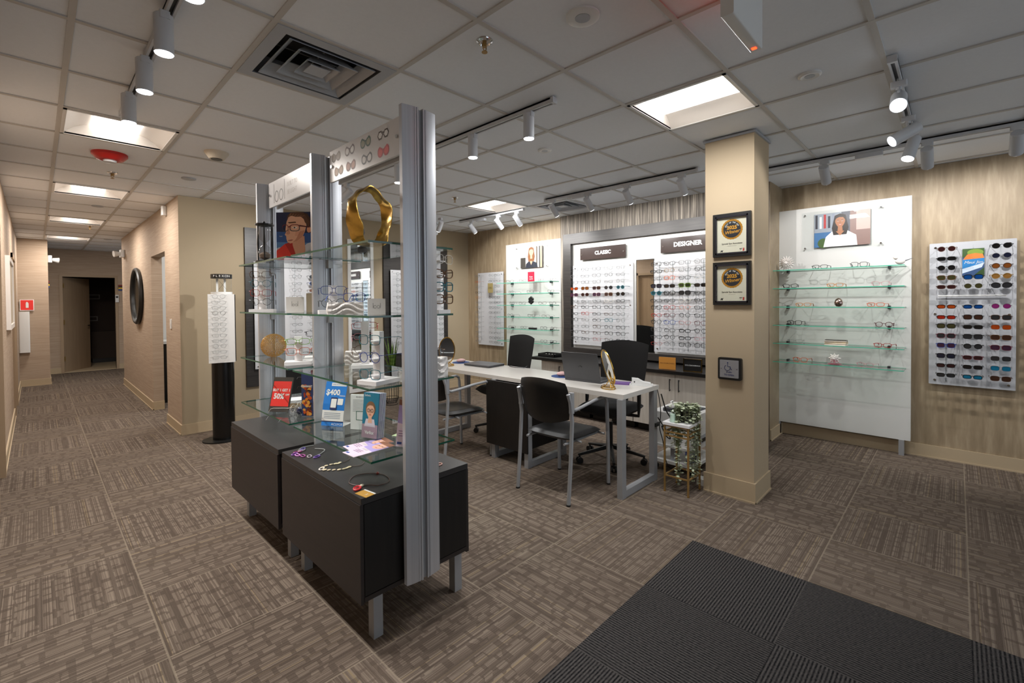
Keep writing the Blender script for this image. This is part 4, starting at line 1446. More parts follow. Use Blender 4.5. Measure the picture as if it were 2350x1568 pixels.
def post(yf, name='post'):
    t_ = .042
    mb = MB()
    for s_ in (-1, 1):
        pts = []
        a, b = (.012, .089)
        # wing profile: slightly bowed outer faces
        for q in range(7):
            u = q / 6
            pts.append((PXC + s_ * (a + (b - a) * u), yf + .010 * u * u))
        for q in range(7):
            u = 1 - q / 6
            pts.append((PXC + s_ * (a + (b - a) * u), yf + t_ - .010 * u * u))
        if s_ < 0:
            pts.reverse()
        mb.prism(pts, .22 + (.0 if s_ < 0 else .0), 2.335, 'z', M_ALU)
        mb.box(PXC + s_ * .012, yf - .004, .22, PXC + s_ * .019, yf + .002, 2.335, M_ALU)
        mb.box(PXC + s_ * .026, yf - .002, .22, PXC + s_ * .030, yf + .002, 2.335, M_ALU)
    mb.box(PXC - .012, yf + .010, .22, PXC + .012, yf + t_ - .010, 2.33, M_STEEL)
    P(name, mb, ut, smooth=25)


post(1.725)
post(2.665)
post(3.605)
SHZ = [1.735, 1.415, 1.105, .795]
for yy in (1.775, 2.65, 2.715, 3.60):
    for z in SHZ:
        P('shelf_bracket', MB().box(PXC - .014, yy - .012, z - .06, PXC + .014, yy + .008, z - .010, M_STEEL).box(PXC - .06, yy - .010, z - .012, PXC + .06, yy + .004, z - .0085, M_STEEL), ut, smooth=None)
nm = ('top', 'second', 'third', 'lowest')
for b_, (y0, y1) in enumerate(((1.74, 2.625), (2.69, 3.55))):
    for k, z in enumerate(SHZ):
        mb = MB()
        x0, x1 = .975, 1.425
        yc = 1.778 if b_ == 0 else y0
        c_ = .03
        pts = [(x0, y0 + (.04 if b_ == 0 else 0)), (x0, y1), (x1, y1), (x1, y0 + (.04 if b_ == 0 else 0))]
        ng = len(pts)
        v = [(x, y, 0) for x, y in pts] + [(x, y, -.009) for x, y in pts]
        mb.add(v, [tuple(reversed(range(4))), (4, 5, 6, 7)], M_GLASS)
        mb.add(v, [(i, (i + 1) % 4, 4 + (i + 1) % 4, 4 + i) for i in range(4)], M_GEDGE)
        S('glass_shelf', mb, '%s glass shelf in the %s bay of the post display' % (nm[k], ('near', 'far')[b_]), 'shelf', (0, 0, z), 0, 'glass shelves of the post display', smooth=None)


# header signs
def header(y0, y1, x, label, art, face_dir=-1):
    t = T('header_sign', label, 'sign', (x, y1, 2.155), XW if face_dir < 0 else R(90))
    W = y1 - y0
    off = 0 if face_dir < 0 else -W
    P('panel', MB().box(off, -.006, 0, off + W, .006, .175, M_FROST), t, smooth=None)
    if art:
        mb = MB()
        art(mb, W)
        P('print', mb, t, smooth=None)
    for xx in (off + .03, off + W - .03):
        P('standoff_bolt', MB().cyl((xx, -.014, .085), .009, .03, 10, M_CHROME, 'y'), t)


def art_eyewear(mb, W):
    y = -.0066
    cols = [(.08, '#6a5640', '#8a7a66', 'sq'), (.24, '#4a2c2a', None, 'cat'), (.41, '#1f4a38', '#8a8a70', 'sq'), (.58, '#3a2614', None, 'hex'), (.11, '#a08054', '#d0a880', 'sq'), (.25, '#8a5a4e', '#c89078', 'sq'), (.42, '#2c2a30', None, 'sq'), (.58, '#b01c24', '#d04038', 'sq')]
    for k, (cx, c1, c2, _) in enumerate(cols):
        cz = .128 if k < 4 else .045
        for e in (-1, 1):
            ox, n_ = cx + e * .027, (6 if _ == 'hex' else 18)
            out = ell(ox, cz, .026, .024, n_)
            if _ != 'hex':
                out = [(px_, pz + (.006 if pz > cz and (px_ - cx) * e > .03 else 0)) for px_, pz in out]
            inn = [(ox + (px_ - ox) * .70, cz + (pz - cz) * .64) for px_, pz in out]
            for q in range(n_):
                q2 = (q + 1) % n_
                mb.poly([out[q], out[q2], inn[q2], inn[q]], y, pr(c1))
            mb.poly(inn, y, pr(c2) if c2 else pr('#d9dadb'))
        mb.poly([(cx - .006, cz + .006), (cx + .006, cz + .006), (cx + .006, cz + .014), (cx - .006, cz + .014)], y - .0002, pr(c1))


def art_lool(mb, W):
    y = -.0066
    ink = pr('#4a4a4c')
    for xx in (.10, .295):
        mb.box(xx - .003, y, .022, xx + .003, y + .0003, .155, ink)
    for cx in (.15, .235):
        o_, i_ = ell(cx, .062, .036, .040, 28), ell(cx, .062, .029, .033, 28)
        for q in range(28):
            mb.poly([o_[q], o_[(q + 1) % 28], i_[(q + 1) % 28], i_[q]], y, ink)
    g = pr('#a8a4a0')
    mb.text('BUILT TO', .042, .345, y, .108, g, 'LEFT', sx=.95).text('BE LIGHT', .042, .345, y, .056, g, 'LEFT', sx=.95)


header(1.84, 2.575, 1.185, 'white header panel printed with eight colourful eyewear pictures', art_eyewear)
header(2.79, 3.56, 1.185, 'white header panel reading lool BUILT TO BE LIGHT', art_lool)
header(1.84, 2.575, 1.235, 'plain back header panel behind the eyewear pictures', None, 1)
header(2.79, 3.56, 1.235, 'plain back header panel behind the lool header', None, 1)

# --- items on the shelves
Z1, Z2, Z3, Z4, ZC = SHZ[0], SHZ[1], SHZ[2], SHZ[3], .655
VIEW = R(-33)    # turned to face the walkway and the camera


t = T('hourglass', 'hourglass with dark posts on the far bay top shelf', 'hourglass', (1.03, 3.20, Z1), R(-20))
P('base_plate', MB().lathe([(.055, 0), (.055, .008), (.045, .012), (.001, .012)], n=24, mt=M_BLKPL), t)
P('top_plate', MB().lathe([(.001, .233), (.045, .233), (.055, .237), (.055, .245), (.001, .247)], n=24, mt=M_BLKPL), t)
for k in range(3):
    a = 2 * PI * k / 3 + .5
    P('post', MB().tube([(.046 * math.cos(a), .046 * math.sin(a), q) for q in (.01, .06, .12, .18, .236)], [.004, .0045, .007, .0045, .004], 8, M_BLKPL).sphere((.046 * math.cos(a), .046 * math.sin(a), .25), .007, 8, M_BLKPL), t)
P('glass_bulb', MB().lathe([(.018, .013), (.034, .03), (.038, .06), (.03, .095), (.006, .122), (.03, .15), (.038, .185), (.034, .215), (.018, .232)], n=28, mt=clear_mat('hourglass glass', '#f0efee', 1.5)), t)
P('sand', MB().lathe([(.001, .015), (.03, .03), (.034, .05), (.02, .062), (.001, .072)], n=24, mt=mat('taupe sand', '#8d7d70', .9)), t, 'taupe sand')


def art_man(mb, W, Hh, y):
    """man in red jacket and red glasses before a blue sky, three quarter view"""
    s_ = Hh
    R_ = lambda pts, c, k: mb.poly([(p[0] * W - W / 2, p[1] * s_) for p in pts], y - .0003 * k, pr(c))
    mb.box(-W / 2, y, 0, W / 2, y + .003, s_, pr('#1d2a50'))
    R_([(0, 0), (1, 0), (1, .55), (0, .6)], '#2c5a9c', 1)
    R_([(0, 0), (1, 0), (1, .35), (0, .38)], '#5a8cc4', 2)
    for cx, cz, rx, rz in ((.12, .2, .18, .07), (.9, .24, .2, .12), (1.0 - .12, .12, .12, .1), (.72, .1, .15, .08)):
        mb.poly([(min(max(px_, -W / 2), W / 2), max(pz, 0)) for px_, pz in ell(cx * W - W / 2, cz * s_, rx * W, rz * s_)], y - .0009, pr('#c9cdd6'))
    R_([(0, 0), (0, .20), (.22, .34), (.38, .38), (.62, .2), (.72, .18), (.74, 0)], '#e23a30', 4)
    R_([(.22, .34), (.38, .38), (.62, .10), (.55, 0), (.45, 0)], '#b8261f', 5)
    R_([(.40, .45), (.72, .50), (.74, .18), (.62, .06), (.52, .04), (.42, .30)], '#dca487', 6)
    R_([(.27, .80), (.24, .64), (.25, .58), (.22, .53), (.255, .50), (.26, .44), (.29, .37), (.36, .345), (.50, .38), (.66, .46), (.74, .60), (.78, .72), (.72, .88), (.50, .96), (.34, .93)], '#ebb798', 7)
    R_([(.28, .85), (.30, .93), (.38, .99), (.55, 1.0), (.72, .985), (.83, .91), (.88, .80), (.86, .70), (.80, .66), (.79, .74), (.74, .78), (.71, .85), (.64, .90), (.50, .90), (.40, .925), (.33, .90)], '#5f3d29', 8)
    for q in range(6):
        R_([(.34 + .06 * q, .925 - .004 * q), (.38 + .07 * q, .985 - .012 * q), (.395 + .07 * q, .982 - .012 * q), (.37 + .06 * q, .918 - .004 * q)], '#8a6042', 10)
    R_([(.62, .60), (.74, .62), (.66, .47), (.52, .39), (.42, .37), (.50, .43)], '#cf9276', 8)
    R_([(.50, .60), (.62, .58), (.60, .50), (.48, .50)], '#e3a488', 8)
    R_([(.70, .985), (.80, .96), (.88, .86), (.84, .80), (.78, .90)], '#4b3020', 9)
    mb.poly(ell(.84 * W - W / 2, .63 * s_, .055 * W, .065 * s_, 16), y - .0030, pr('#dd9f80'))
    R_([(.30, .415), (.40, .43), (.44, .42), (.38, .395), (.31, .40)], '#b56a5e', 10)
    R_([(.30, .79), (.50, .80), (.52, .775), (.34, .765)], '#5a3a28', 10)
    R_([(.24, .56), (.30, .60), (.33, .66), (.36, .55), (.30, .53)], '#d0957a', 10)
    R_([(.40, .68), (.50, .70), (.56, .67), (.48, .65)], '#f0e6e0', 10)
    mb.poly(ell(.475 * W - W / 2, .676 * s_, .022 * W, .016 * s_, 10), y - .0034, pr('#3a2a24'))
    for cx, rx in ((.48, .13), (.24, .075)):
        o_, i_ = ell(cx * W - W / 2, .67 * s_, rx * W, .085 * s_, 22), ell(cx * W - W / 2, .668 * s_, rx * .82 * W, .066 * s_, 22)
        sqz = lambda pt, c0, rx0, rz0: (c0 + rx0 * math.copysign(abs((pt[0] - c0) / rx0) ** .62, pt[0] - c0), .67 * s_ + rz0 * math.copysign(abs((pt[1] - .67 * s_) / rz0) ** .62, pt[1] - .67 * s_))
        c0 = cx * W - W / 2
        o_ = [sqz(pt, c0, rx * W, .072 * s_) if 1 else pt for pt in ell(c0, .67 * s_, rx * W, .072 * s_, 22)]
        i_ = [sqz(pt, c0, rx * .84 * W, .058 * s_) for pt in ell(c0, .67 * s_, rx * .84 * W, .058 * s_, 22)]
        for q in range(22):
            mb.poly([o_[q], o_[(q + 1) % 22], i_[(q + 1) % 22], i_[q]], y - .0037, pr('#7a2028' if o_[q][1] > .67 * s_ else '#4a4a50'))
    R_([(.30, .70), (.36, .71), (.36, .685), (.30, .68)], '#7a2028', 12)
    R_([(.60, .73), (.86, .69), (.86, .67), (.60, .70)], '#5a2026', 12)
    mb.text('lool', .012, -.38 * W, y - .0025, .50 * s_, M_WPL)


t = T('poster_stand', 'poster of a man in a red jacket and glasses on the top shelf', 'poster', (1.125, 2.94, Z1 + .004), R(-50))
mb = MB()
art_man(mb, .25, .295, 0)
P('print', mb, t, smooth=None)
P('acrylic_holder', MB().box(-.128, .003, -.003, .128, .006, .30, M_ACRYL).box(-.128, -.004, -.004, .128, .055, 0, M_ACRYL), t, smooth=None)

# hammered gold ring sculpture
t = T('ring_sculpture', 'tall hammered gold ring sculpture on the near bay top shelf', 'sculpture', (1.10, 1.99, Z1 + .001), R(12))
mb = MB()
ring = []
NR = 64
for i in range(NR):
    a = 2 * PI * i / NR
    rad = 1 + .05 * math.sin(3 * a + .6) + .035 * math.sin(5 * a)
    cx, cz = .102 * rad * math.cos(a), .135 + .135 * rad * math.sin(a)
    cz = max(cz, .003)
    tw = .55 * math.sin(a * 2 + .4)
    hw_ = .038 + .007 * math.sin(4 * a)
    nx, nz = math.cos(a), math.sin(a)
    row = []
    for s_, th in ((-1, -1), (-.5, -1.0), (0, -1), (.5, -1), (1, -1), (1, 1), (.5, 1), (0, 1), (-.5, 1), (-1, 1)):
        bowl = .006 * math.cos(s_ * PI * .5) + .003 * math.sin(9 * a + 3 * s_)
        off = th * .0022 + bowl + math.sin(tw) * s_ * .012
        row.append((cx + nx * off, s_ * hw_ * math.cos(tw * .4), max(.0, cz + nz * off)))
    ring.append(row)
K = len(ring[0])
v = [p for r_ in ring for p in r_]
fs = [(i * K + j, i * K + (j + 1) % K, ((i + 1) % NR) * K + (j + 1) % K, ((i + 1) % NR) * K + j) for i in range(NR) for j in range(K)]
P('ring', mb.add(v, fs, M_HAMGOLD), t, smooth=60)
t = T('stone_stack', 'stack of three dark stone balls beside the gold ring', 'ornament', (1.235, 2.34, Z1 + .001))
for q, (r_, z, dx) in enumerate(((.026, .024, .012), (.022, .068, 0), (.036, .12, -.012))):
    P('stone', MB().sphere((dx, 0, z), r_, 12, mat('grey stone', '#5c5552', .8, var=.2), (1, 1, .92)), t)

M_STAND = mat('white marbled stand', '#e8e6e6', .35, var=.04)


def stand(label, loc, rz, h, frames, face_rot=0.0, bw=.075, bd=.055):
    """white block stand with glasses hanging on arms (each pair a thing of its own)"""
    t = T('eyewear_stand', label, 'stand', loc, rz, 'white eyewear stands on the glass shelves')
    P('base', MB().bbox(-bw, -bd, 0, bw, bd, .018, .003, M_STAND), t, smooth=None)
    P('column', MB().bbox(-.022, -.014, .018, .022, .014, h, .003, M_STAND), t, smooth=None)
    for z, *_ in frames:
        P('arm', MB().box(-.02, -.045, z + .013, .02, -.014, z + .019, M_STAND), t, smooth=None)
    m_ = Matrix.Rotation(rz, 4, 'Z')
    for z, shp, fc, lb, th in frames:
        p = m_ @ Vector((0, -.055, z))
        glasses((loc[0] + p.x, loc[1] + p.y, loc[2] + z), rz + face_rot, shp, fc, None, lb, 'glasses on the post display stands', 'thin' if th != 'thick' else 'mid', sc_=1.06)


stand('white stand holding four glasses at the far end of the second shelf', (1.075, 3.40, Z2), R(-28), .29,
      [(.225, 'square', 'tortoise', 'topmost glasses on the far left stand, second shelf', 'mid'), (.165, 'round', 'teal', 'teal glasses second from top on the far left stand', 'mid'), (.103, 'square', 'red', 'red glasses third from top on the far left stand', 'mid'), (.042, 'round', 'dark grey', 'lowest grey glasses on the far left stand, second shelf', 'mid')])
stand('white stand with two blue glasses beside the middle post', (1.115, 2.42, Z2), R(-20), .15,
      [(.098, 'square', 'blue', 'upper blue glasses on the stand by the middle post', 'mid'), (.030, 'round', 'dark grey', 'lower dark glasses on the stand by the middle post', 'mid')])
stand('white stand with four glasses right of the nearest post', (1.378, 1.855, Z2), R(12), .31,
      [(.24, 'square', 'clear', 'clear glasses, topmost right of the nearest post', 'mid'), (.17, 'cat eye', 'tortoise', 'tortoise glasses, second right of the nearest post', 'thick'), (.105, 'square', 'teal', 'blue green glasses, third right of the nearest post', 'thick'), (.045, 'square', 'tortoise', 'tortoise glasses, lowest right of the nearest post', 'thick')], bw=.045)


def carton(name, label, cat, loc, rz, w_, d_, h_, logo, c='#e7e4df'):
    t = T(name, label, cat, loc, rz)
    P('carton', MB().box(-w_ / 2, 0, 0, w_ / 2, d_, h_, pr(c)), t, smooth=None)
    if logo:
        mb = MB()
        ink = pr('#6a6866')
        for xx in (-.017, .017):
            mb.box(xx - .0006, -.0008, h_ * .40, xx + .0006, 0, h_ * .72, ink)
        for xx in (-.008, .008):
            o_, i_ = ell(xx, h_ * .48, .0065, .008, 16), ell(xx, h_ * .48, .0052, .0066, 16)
            for q in range(16):
                mb.poly([o_[q], o_[(q + 1) % 16], i_[(q + 1) % 16], i_[q]], -.0005, ink)
        P('logo', mb, t, smooth=None)


carton('brand_box', 'small white lool box on the second shelf, far bay', 'box', (1.12, 2.96, Z2), R(-30), .10, .02, .095, True)
carton('brand_box', 'plain beige box just behind the small white box', 'box', (1.27, 3.00, Z2), R(-30), .12, .05, .12, False, '#b9a98f')
carton('brand_card', 'white lool card standing on the second shelf near the nearest post', 'card', (1.13, 1.99, Z2), R(-20), .082, .006, .075, True)
# carved white block with glasses
t = T('carved_block', 'wavy carved white block on the second shelf', 'ornament', (1.06, 2.17, Z2), R(-20))


def wavy_block(w_, d_, h_, seed=1, freq=14):
    mb = MB()
    nx, nz = 26, 12
    v, fs = [], []
    for f_ in range(2):
        for i in range(nx + 1):
            for j in range(nz + 1):
                u, q = i / nx, j / nz
                x = (u - .5) * w_ * (1 - .12 * abs(q - .4))
                z = q * h_
                o_ = .010 * math.sin(q * freq + 4 * math.sin(u * 7 + seed)) * math.sin(PI * q) ** .5 * math.sin(PI * u) ** .5
                y = -d_ / 2 - o_ if f_ == 0 else d_ / 2 + o_
                v.append((x, y, z))
    st = (nx + 1) * (nz + 1)
    for f_ in range(2):
        for i in range(nx):
            for j in range(nz):
                a = f_ * st + i * (nz + 1) + j
                q = (a, a + nz + 1, a + nz + 2, a + 1)
                fs.append(q if f_ == 0 else tuple(reversed(q)))
    for j in range(nz):
        a, b = j, nx * (nz + 1) + j
        fs += [(a + 1, a + 1 + st, a + st, a), (b, b + st, b + 1 + st, b + 1)]
    for i in range(nx):
        a = i * (nz + 1)
        b = a + nz
        fs += [(a, a + st, a + nz + 1 + st, a + nz + 1), (b + nz + 1, b + nz + 1 + st, b + st, b)]
    return mb.add(v, fs, M_CERAM)


P('block', wavy_block(.17, .07, .058), t, smooth=60)
glasses((1.10, 2.15, Z2 + .060), R(120), 'square', 'blue', None, 'blue glasses with red temple tips resting on the carved block', 'glasses on the post display stands', 'thin')
for x_, dy in ((-.062, 0), (.062, 0)):
    pass

# third shelf
M_LATT = mat('bright gold wire', '#d9b272', .3, metal=.75, var=.1)
t = T('lattice_ball', 'gold lattice ball on the far bay third shelf', 'ornament', (1.13, 3.37, Z3 + .001))
mb = MB()
bpy_pts = []
import bmesh
bm = bmesh.new()
bmesh.ops.create_icosphere(bm, subdivisions=4, radius=.078)
dual = {}
bm.faces.ensure_lookup_table()
for f in bm.faces:
    dual[f.index] = f.calc_center_median().normalized() * .078
rb = random.Random(5)
for e in bm.edges:
    a, b = [dual[f.index] for f in e.link_faces]
    mb.tube([a + Vector((0, 0, .078)), b + Vector((0, 0, .078))], .0019, 4, M_LATT, caps=False)
bm.free()
P('lattice', mb, t, smooth=60)
stand('white stand with green and orange rimmed glasses, third shelf far bay', (1.10, 2.86, Z3), R(-25), .165,
      [(.118, 'rectangular', 'lime', 'black and lime green glasses on the far bay stand', 'mid'), (.055, 'square', 'orange', 'orange and navy glasses on the far bay stand', 'mid')])
stand('white stand behind, topped by black temples, third shelf far bay', (1.28, 3.02, Z3), R(-25), .20,
      [(.15, 'rectangular', 'black', 'black glasses on the rear stand of the far bay', 'mid')])
stand('white stand with red and tortoise glasses, third shelf near bay', (1.30, 2.42, Z3), R(150), .26,
      [(.215, 'rectangular', 'red', 'red glasses at the top of the rear near bay stand', 'mid'), (.15, 'rectangular', 'pink', 'pale red glasses in the middle of the rear stand', 'thin'), (.07, 'round', 'tortoise', 'tortoise glasses low on the rear near bay stand', 'mid')])
stand('white stand with three glasses at the near corner of the third shelf', (1.085, 1.90, Z3), R(-75), .235,
      [(.175, 'square', 'teal', 'top grey teal glasses on the nearest stand', 'mid'), (.095, 'round', 'blue', 'middle blue glasses on the nearest stand', 'mid'), (.02, 'square', 'teal', 'lowest turquoise glasses on the nearest stand', 'mid')], bw=.06, bd=.075)
for k, (x, y, a, sz, lb) in enumerate(((1.335, 1.85, 10, 1.0, 'carved white block behind the nearest post'), (1.33, 2.60, -30, .8, 'carved white block behind the rear stand'))):
    t = T('carved_block', lb, 'ornament', (x, y, Z3), R(a))
    P('block', wavy_block(.15 * sz, .10 * sz, .095 * sz, 3 + k, 18), t, smooth=60)
glasses((1.34, 1.84, Z3 + .096), R(-20), 'round', 'tortoise', None, 'tortoise glasses resting on the block behind the nearest post', 'glasses on the post display stands', 'thin')

# lowest shelf
def slab_sign(name, label, loc, rz, w_, h_, lean, builder, back='#3a3532', th=.008, acrylic=True):
    t = T(name, label, 'sign', loc, rz)
    mb = MB()
    mb.box(-w_ / 2, 0, 0, w_ / 2, th, h_, pr(back))
    builder(mb, w_, h_)
    mb.move(Matrix.Rotation(-lean, 4, 'X'))
    P('print', mb, t, smooth=None)
    if acrylic:
        m2 = MB().box(-w_ / 2 - .003, -.0045, -.001, w_ / 2 + .003, -.0035, h_ + .003, M_ACRYL)
        m2.move(Matrix.Rotation(-lean, 4, 'X'))
        m2.box(-w_ / 2 - .003, 0, -.001, w_ / 2 + .003, .06, .001, M_ACRYL)
        P('acrylic_holder', m2, t, smooth=None)
    return t


def b_sale(mb, w_, h_):
    mb.poly([(-w_ / 2 + .006, h_ * .16), (w_ / 2 - .006, h_ * .16), (w_ / 2 - .006, h_ * .88), (-w_ / 2 + .006, h_ * .88)], -.0004, M_ARTRED)
    mb.text('BUY 1 GET 1', .0225, 0, -.001, h_ * .62, M_WPL, bold=.0008, sx=.95)
    mb.text('50%', .046, -.012, -.001, h_ * .44, M_WPL, bold=.0018, sx=.92)
    mb.text('OFF', .015, .044, -.001, h_ * .49, M_WPL, bold=.0006)


slab_sign('sale_sign', 'red BUY 1 GET 1 50% OFF sign on the lowest shelf', (1.035, 3.03, Z4 + .002), R(-55), .135, .215, R(17), b_sale)


def b_orange(mb, w_, h_):
    g = random.Random(2)
    for k in range(40):
        x, z = g.uniform(-w_ / 2 + .012, w_ / 2 - .012), h_ * (.04 + .66 * g.random() ** 1.1)
        mb.poly(ell(x, z, g.uniform(.006, .012), g.uniform(.008, .016), 9, rot=g.random() * 3), -.0004 - k * .00003, pr(g.choice(['#c8501c', '#e07a24', '#7a2a10', '#e8a040', '#3a2018', '#b03a18'])))
    mb.text('CHARMANT', .0165, 0, -.0026, h_ * .66, M_WPL, bold=.0006, sx=.8)


slab_sign('tall_print', 'tall narrow orange and blue print beside the middle post', (1.115, 2.785, Z4 + .002), R(-55), .07, .27, R(0), b_orange, back='#2a3a6a')

t = T('tent_card', 'blue folded tent card offering a 400 dollar rebate', 'card', (1.165, 2.49, Z4 + .0005), R(-60))
w_, h_ = .135, .235
mb = MB()
q = .035
# arched blue front leaf, open white loop behind
v = [(-w_ / 2, -.055, 0), (w_ / 2, -.055, 0), (w_ / 2, -.035, h_ * .5), (-w_ / 2, -.035, h_ * .5), (w_ / 2, 0, h_), (-w_ / 2, 0, h_)]
mb.add(v, [(0, 1, 2, 3), (3, 2, 4, 5)], pr('#1f74c4'))
mb.add([(-w_ / 2, .001, h_), (w_ / 2, .001, h_), (w_ / 2, .055, 0), (-w_ / 2, .055, 0)], [(0, 1, 2, 3)], M_WPL)
mb.add([(-w_ / 2, -.054, .001), (w_ / 2, -.054, .001), (w_ / 2, .055, .001), (-w_ / 2, .055, .001)], [(0, 1, 2, 3)], M_WPL)
mb.add([(x, y, z) for x, y, z in [(-w_ / 2, -.0535, 0), (w_ / 2, -.0535, 0), (w_ / 2, -.0335, h_ * .5), (-w_ / 2, -.0335, h_ * .5), (w_ / 2, .0005, h_ - .001), (-w_ / 2, .0005, h_ - .001)]], [(3, 2, 1, 0), (5, 4, 2, 3)], M_WPL)
P('folded_card', mb, t, smooth=None)
a1 = math.atan2(.035, h_ / 2)
a2 = math.atan2(.020, h_ / 2)
up = MB()
up.text('$400', .043, -.014, -.001, .062, M_WPL, bold=.0014)
up.text('Rebate', .013, .046, -.001, .046, M_WPL)
up.poly([(-.03, .098), (w_ / 2 - .004, .098), (w_ / 2 - .004, .116), (-.03, .116)], -.0006, M_WPL)
up.text('SAVE NOW TODAY', .0095, .018, -.0012, .107, pr('#1f4a90'))
up.poly(rrect(-.022, -.03, .020, .036, .005), -.0008, pr('#1c2c5a'))
up.poly(rrect(-.018, -.02, .016, .028, .002), -.0011, M_WPL)
up.poly(rrect(.022, -.004, .056, .030, .004), -.0008, M_WPL)
up.move(Matrix.Translation((0, -.035, h_ / 2)) @ Matrix.Rotation(-a1, 4, 'X'))
lo = MB()
lo.poly([(-w_ / 2, .025), (w_ / 2, .025), (w_ / 2, .085), (-w_ / 2, .085)], -.0006, M_WPL)
for k in range(4):
    lo.poly([(-w_ / 2 + .012, .068 - k * .009), (w_ / 2 - .02, .068 - k * .009), (w_ / 2 - .02, .0705 - k * .009), (-w_ / 2 + .012, .0705 - k * .009)], -.001, pr('#6a7a90'))
lo.poly([(-w_ / 2, .022), (w_ / 2, .022), (w_ / 2, .027), (-w_ / 2, .027)], -.0009, pr('#1c2c5a'))
lo.text('ACUVUE', .018, .03, -.001, .010, M_WPL)
lo.move(Matrix.Translation((0, -.055, 0)) @ Matrix.Rotation(-a2, 4, 'X'))
P('print', up, t, smooth=None)
P('print', lo, t, smooth=None)


def b_info(mb, w_, h_):
    mb.text('REVIEW US', .010, 0, -.0006, h_ * .93, pr('#4a4f55'))
    for k in range(9):
        mb.poly([(-w_ / 2 + .014, h_ * (.84 - k * .04)), (w_ / 2 - .016 - .012 * (k % 3), h_ * (.84 - k * .04)), (w_ / 2 - .016 - .012 * (k % 3), h_ * (.85 - k * .04)), (-w_ / 2 + .014, h_ * (.85 - k * .04))], -.0005, pr('#9aa0a6'))
    o_ = rrect(-.024, .05, .024, .098, .002)
    i_ = rrect(-.021, .053, .021, .095, .0015)
    for q in range(len(o_)):
        mb.poly([o_[q], o_[(q + 1) % len(o_)], i_[(q + 1) % len(o_)], i_[q]], -.0006, pr('#2e6a58'))


slab_sign('info_sign', 'white instruction sign in acrylic between blue card and brochures', (1.185, 2.275, Z4 + .002), R(-60), .115, .185, R(2), b_info, back='#eceeee')


def b_bro(mb, w_, h_):
    mb.poly([(-w_ / 2, 0), (w_ / 2, 0), (w_ / 2, h_), (-w_ / 2, h_)], -.0003, pr('#1b6f8a'))
    mb.poly([(-w_ / 2, 0), (w_ / 2, 0), (w_ / 2, h_ * .30), (-w_ / 2, h_ * .30)], -.0006, pr('#a28a98'))
    mb.poly([(-.036, h_ * .25), (.036, h_ * .25), (.026, h_ * .42), (-.026, h_ * .42)], -.0009, pr('#c9c2cc'))
    face(mb, 0, h_ * .60, .078, -.0012, '#d9a98f', '#7a5a40', long=False, specs='#1a1410', smile=False)
    mb.text('Select.', .016, -.022, -.002, h_ * .94, M_WPL)
    mb.text('Varilux', .022, 0, -.002, h_ * .12, M_WPL, bold=.0008, sx=.9)


t = T('brochure_holder', 'acrylic holder full of brochures showing a face with round glasses', 'brochure holder', (1.13, 2.08, Z4 + .001), R(-72))
mb = MB()
mb.box(-.05, 0, .008, .05, .003, .225, pr('#e9e9ec'))
b2 = MB()
b2.box(-.05, 0, 0, .05, .002, .22, pr('#1b6f8a'))
b_bro(b2, .10, .22)
b2.move(Matrix.Translation((0, 0, .008)) @ Matrix.Rotation(R(-6), 4, 'X'))
P('front_brochure', b2, t, smooth=None)
mb = MB()
for k in range(14):
    b3 = MB().box(-.05, .0022 + k * .0034, .008, .05, .0044 + k * .0034, .228, pr('#e6e7ee' if k % 2 else '#5d6a94'))
    b3.move(Matrix.Rotation(R(-6), 4, 'X'))
    mb.v, k0 = mb.v, len(mb.v)
    mb.add(b3.v, b3.f, pr('#e6e7ee' if k % 2 else '#5d6a94'))
o = P('brochure_stack', mb, t, smooth=None)
mb = MB()
mb.box(-.054, -.012, 0, .054, -.010, .075, M_ACRYL).box(-.054, -.012, 0, -.052, .06, .09, M_ACRYL).box(.052, -.012, 0, .054, .06, .09, M_ACRYL).box(-.054, .06, 0, .054, .062, .16, M_ACRYL).box(-.054, -.012, 0, .054, .062, .003, M_ACRYL)
P('acrylic_pocket', mb, t, smooth=None)


def pinkbro(mb, W, Hh, y, horiz=False):
    mb.poly([(-W / 2, 0), (W / 2, 0), (W / 2, Hh), (-W / 2, Hh)], y, pr('#e3cfe0'))
    mb.poly([(-W / 2, Hh * .5), (W / 2, Hh * .42), (W / 2, Hh), (-W / 2, Hh)], y - .0003, pr('#a99ad0'))
    mb.poly(ell(.008, Hh * .74, W * .36, Hh * .17, 22), y - .0006, pr('#dba996'))
    mb.poly(ell(.008 - W * .12, Hh * .76, W * .05, Hh * .012, 10), y - .0009, pr('#4a2e28'))
    mb.poly(ell(.008 + W * .14, Hh * .76, W * .05, Hh * .012, 10), y - .0009, pr('#4a2e28'))
    mb.poly(ell(.008, Hh * .64, W * .09, Hh * .012, 10), y - .0009, pr('#b5605e'))
    mb.poly([(-W / 2, Hh * .88), (W / 2, Hh * .84), (W / 2, Hh), (-W / 2, Hh)], y - .0009, pr('#8a5a44'))
    mb.poly([(-W / 2 + .006, Hh * .05), (-W / 2 + .03, Hh * .05), (-W / 2 + .03, Hh * .10), (-W / 2 + .006, Hh * .10)], y - .0006, pr('#2a4a9a'))
    mb.text('Crizal', .020, -.012, y - .0008, Hh * .42, M_WPL, bold=.0006)
    for k in range(3):
        mb.poly([(-W / 2 + .01, Hh * (.32 - k * .05)), (W * .1, Hh * (.32 - k * .05)), (W * .1, Hh * (.335 - k * .05)), (-W / 2 + .01, Hh * (.335 - k * .05))], y - .0006, pr('#8a6a9a'))


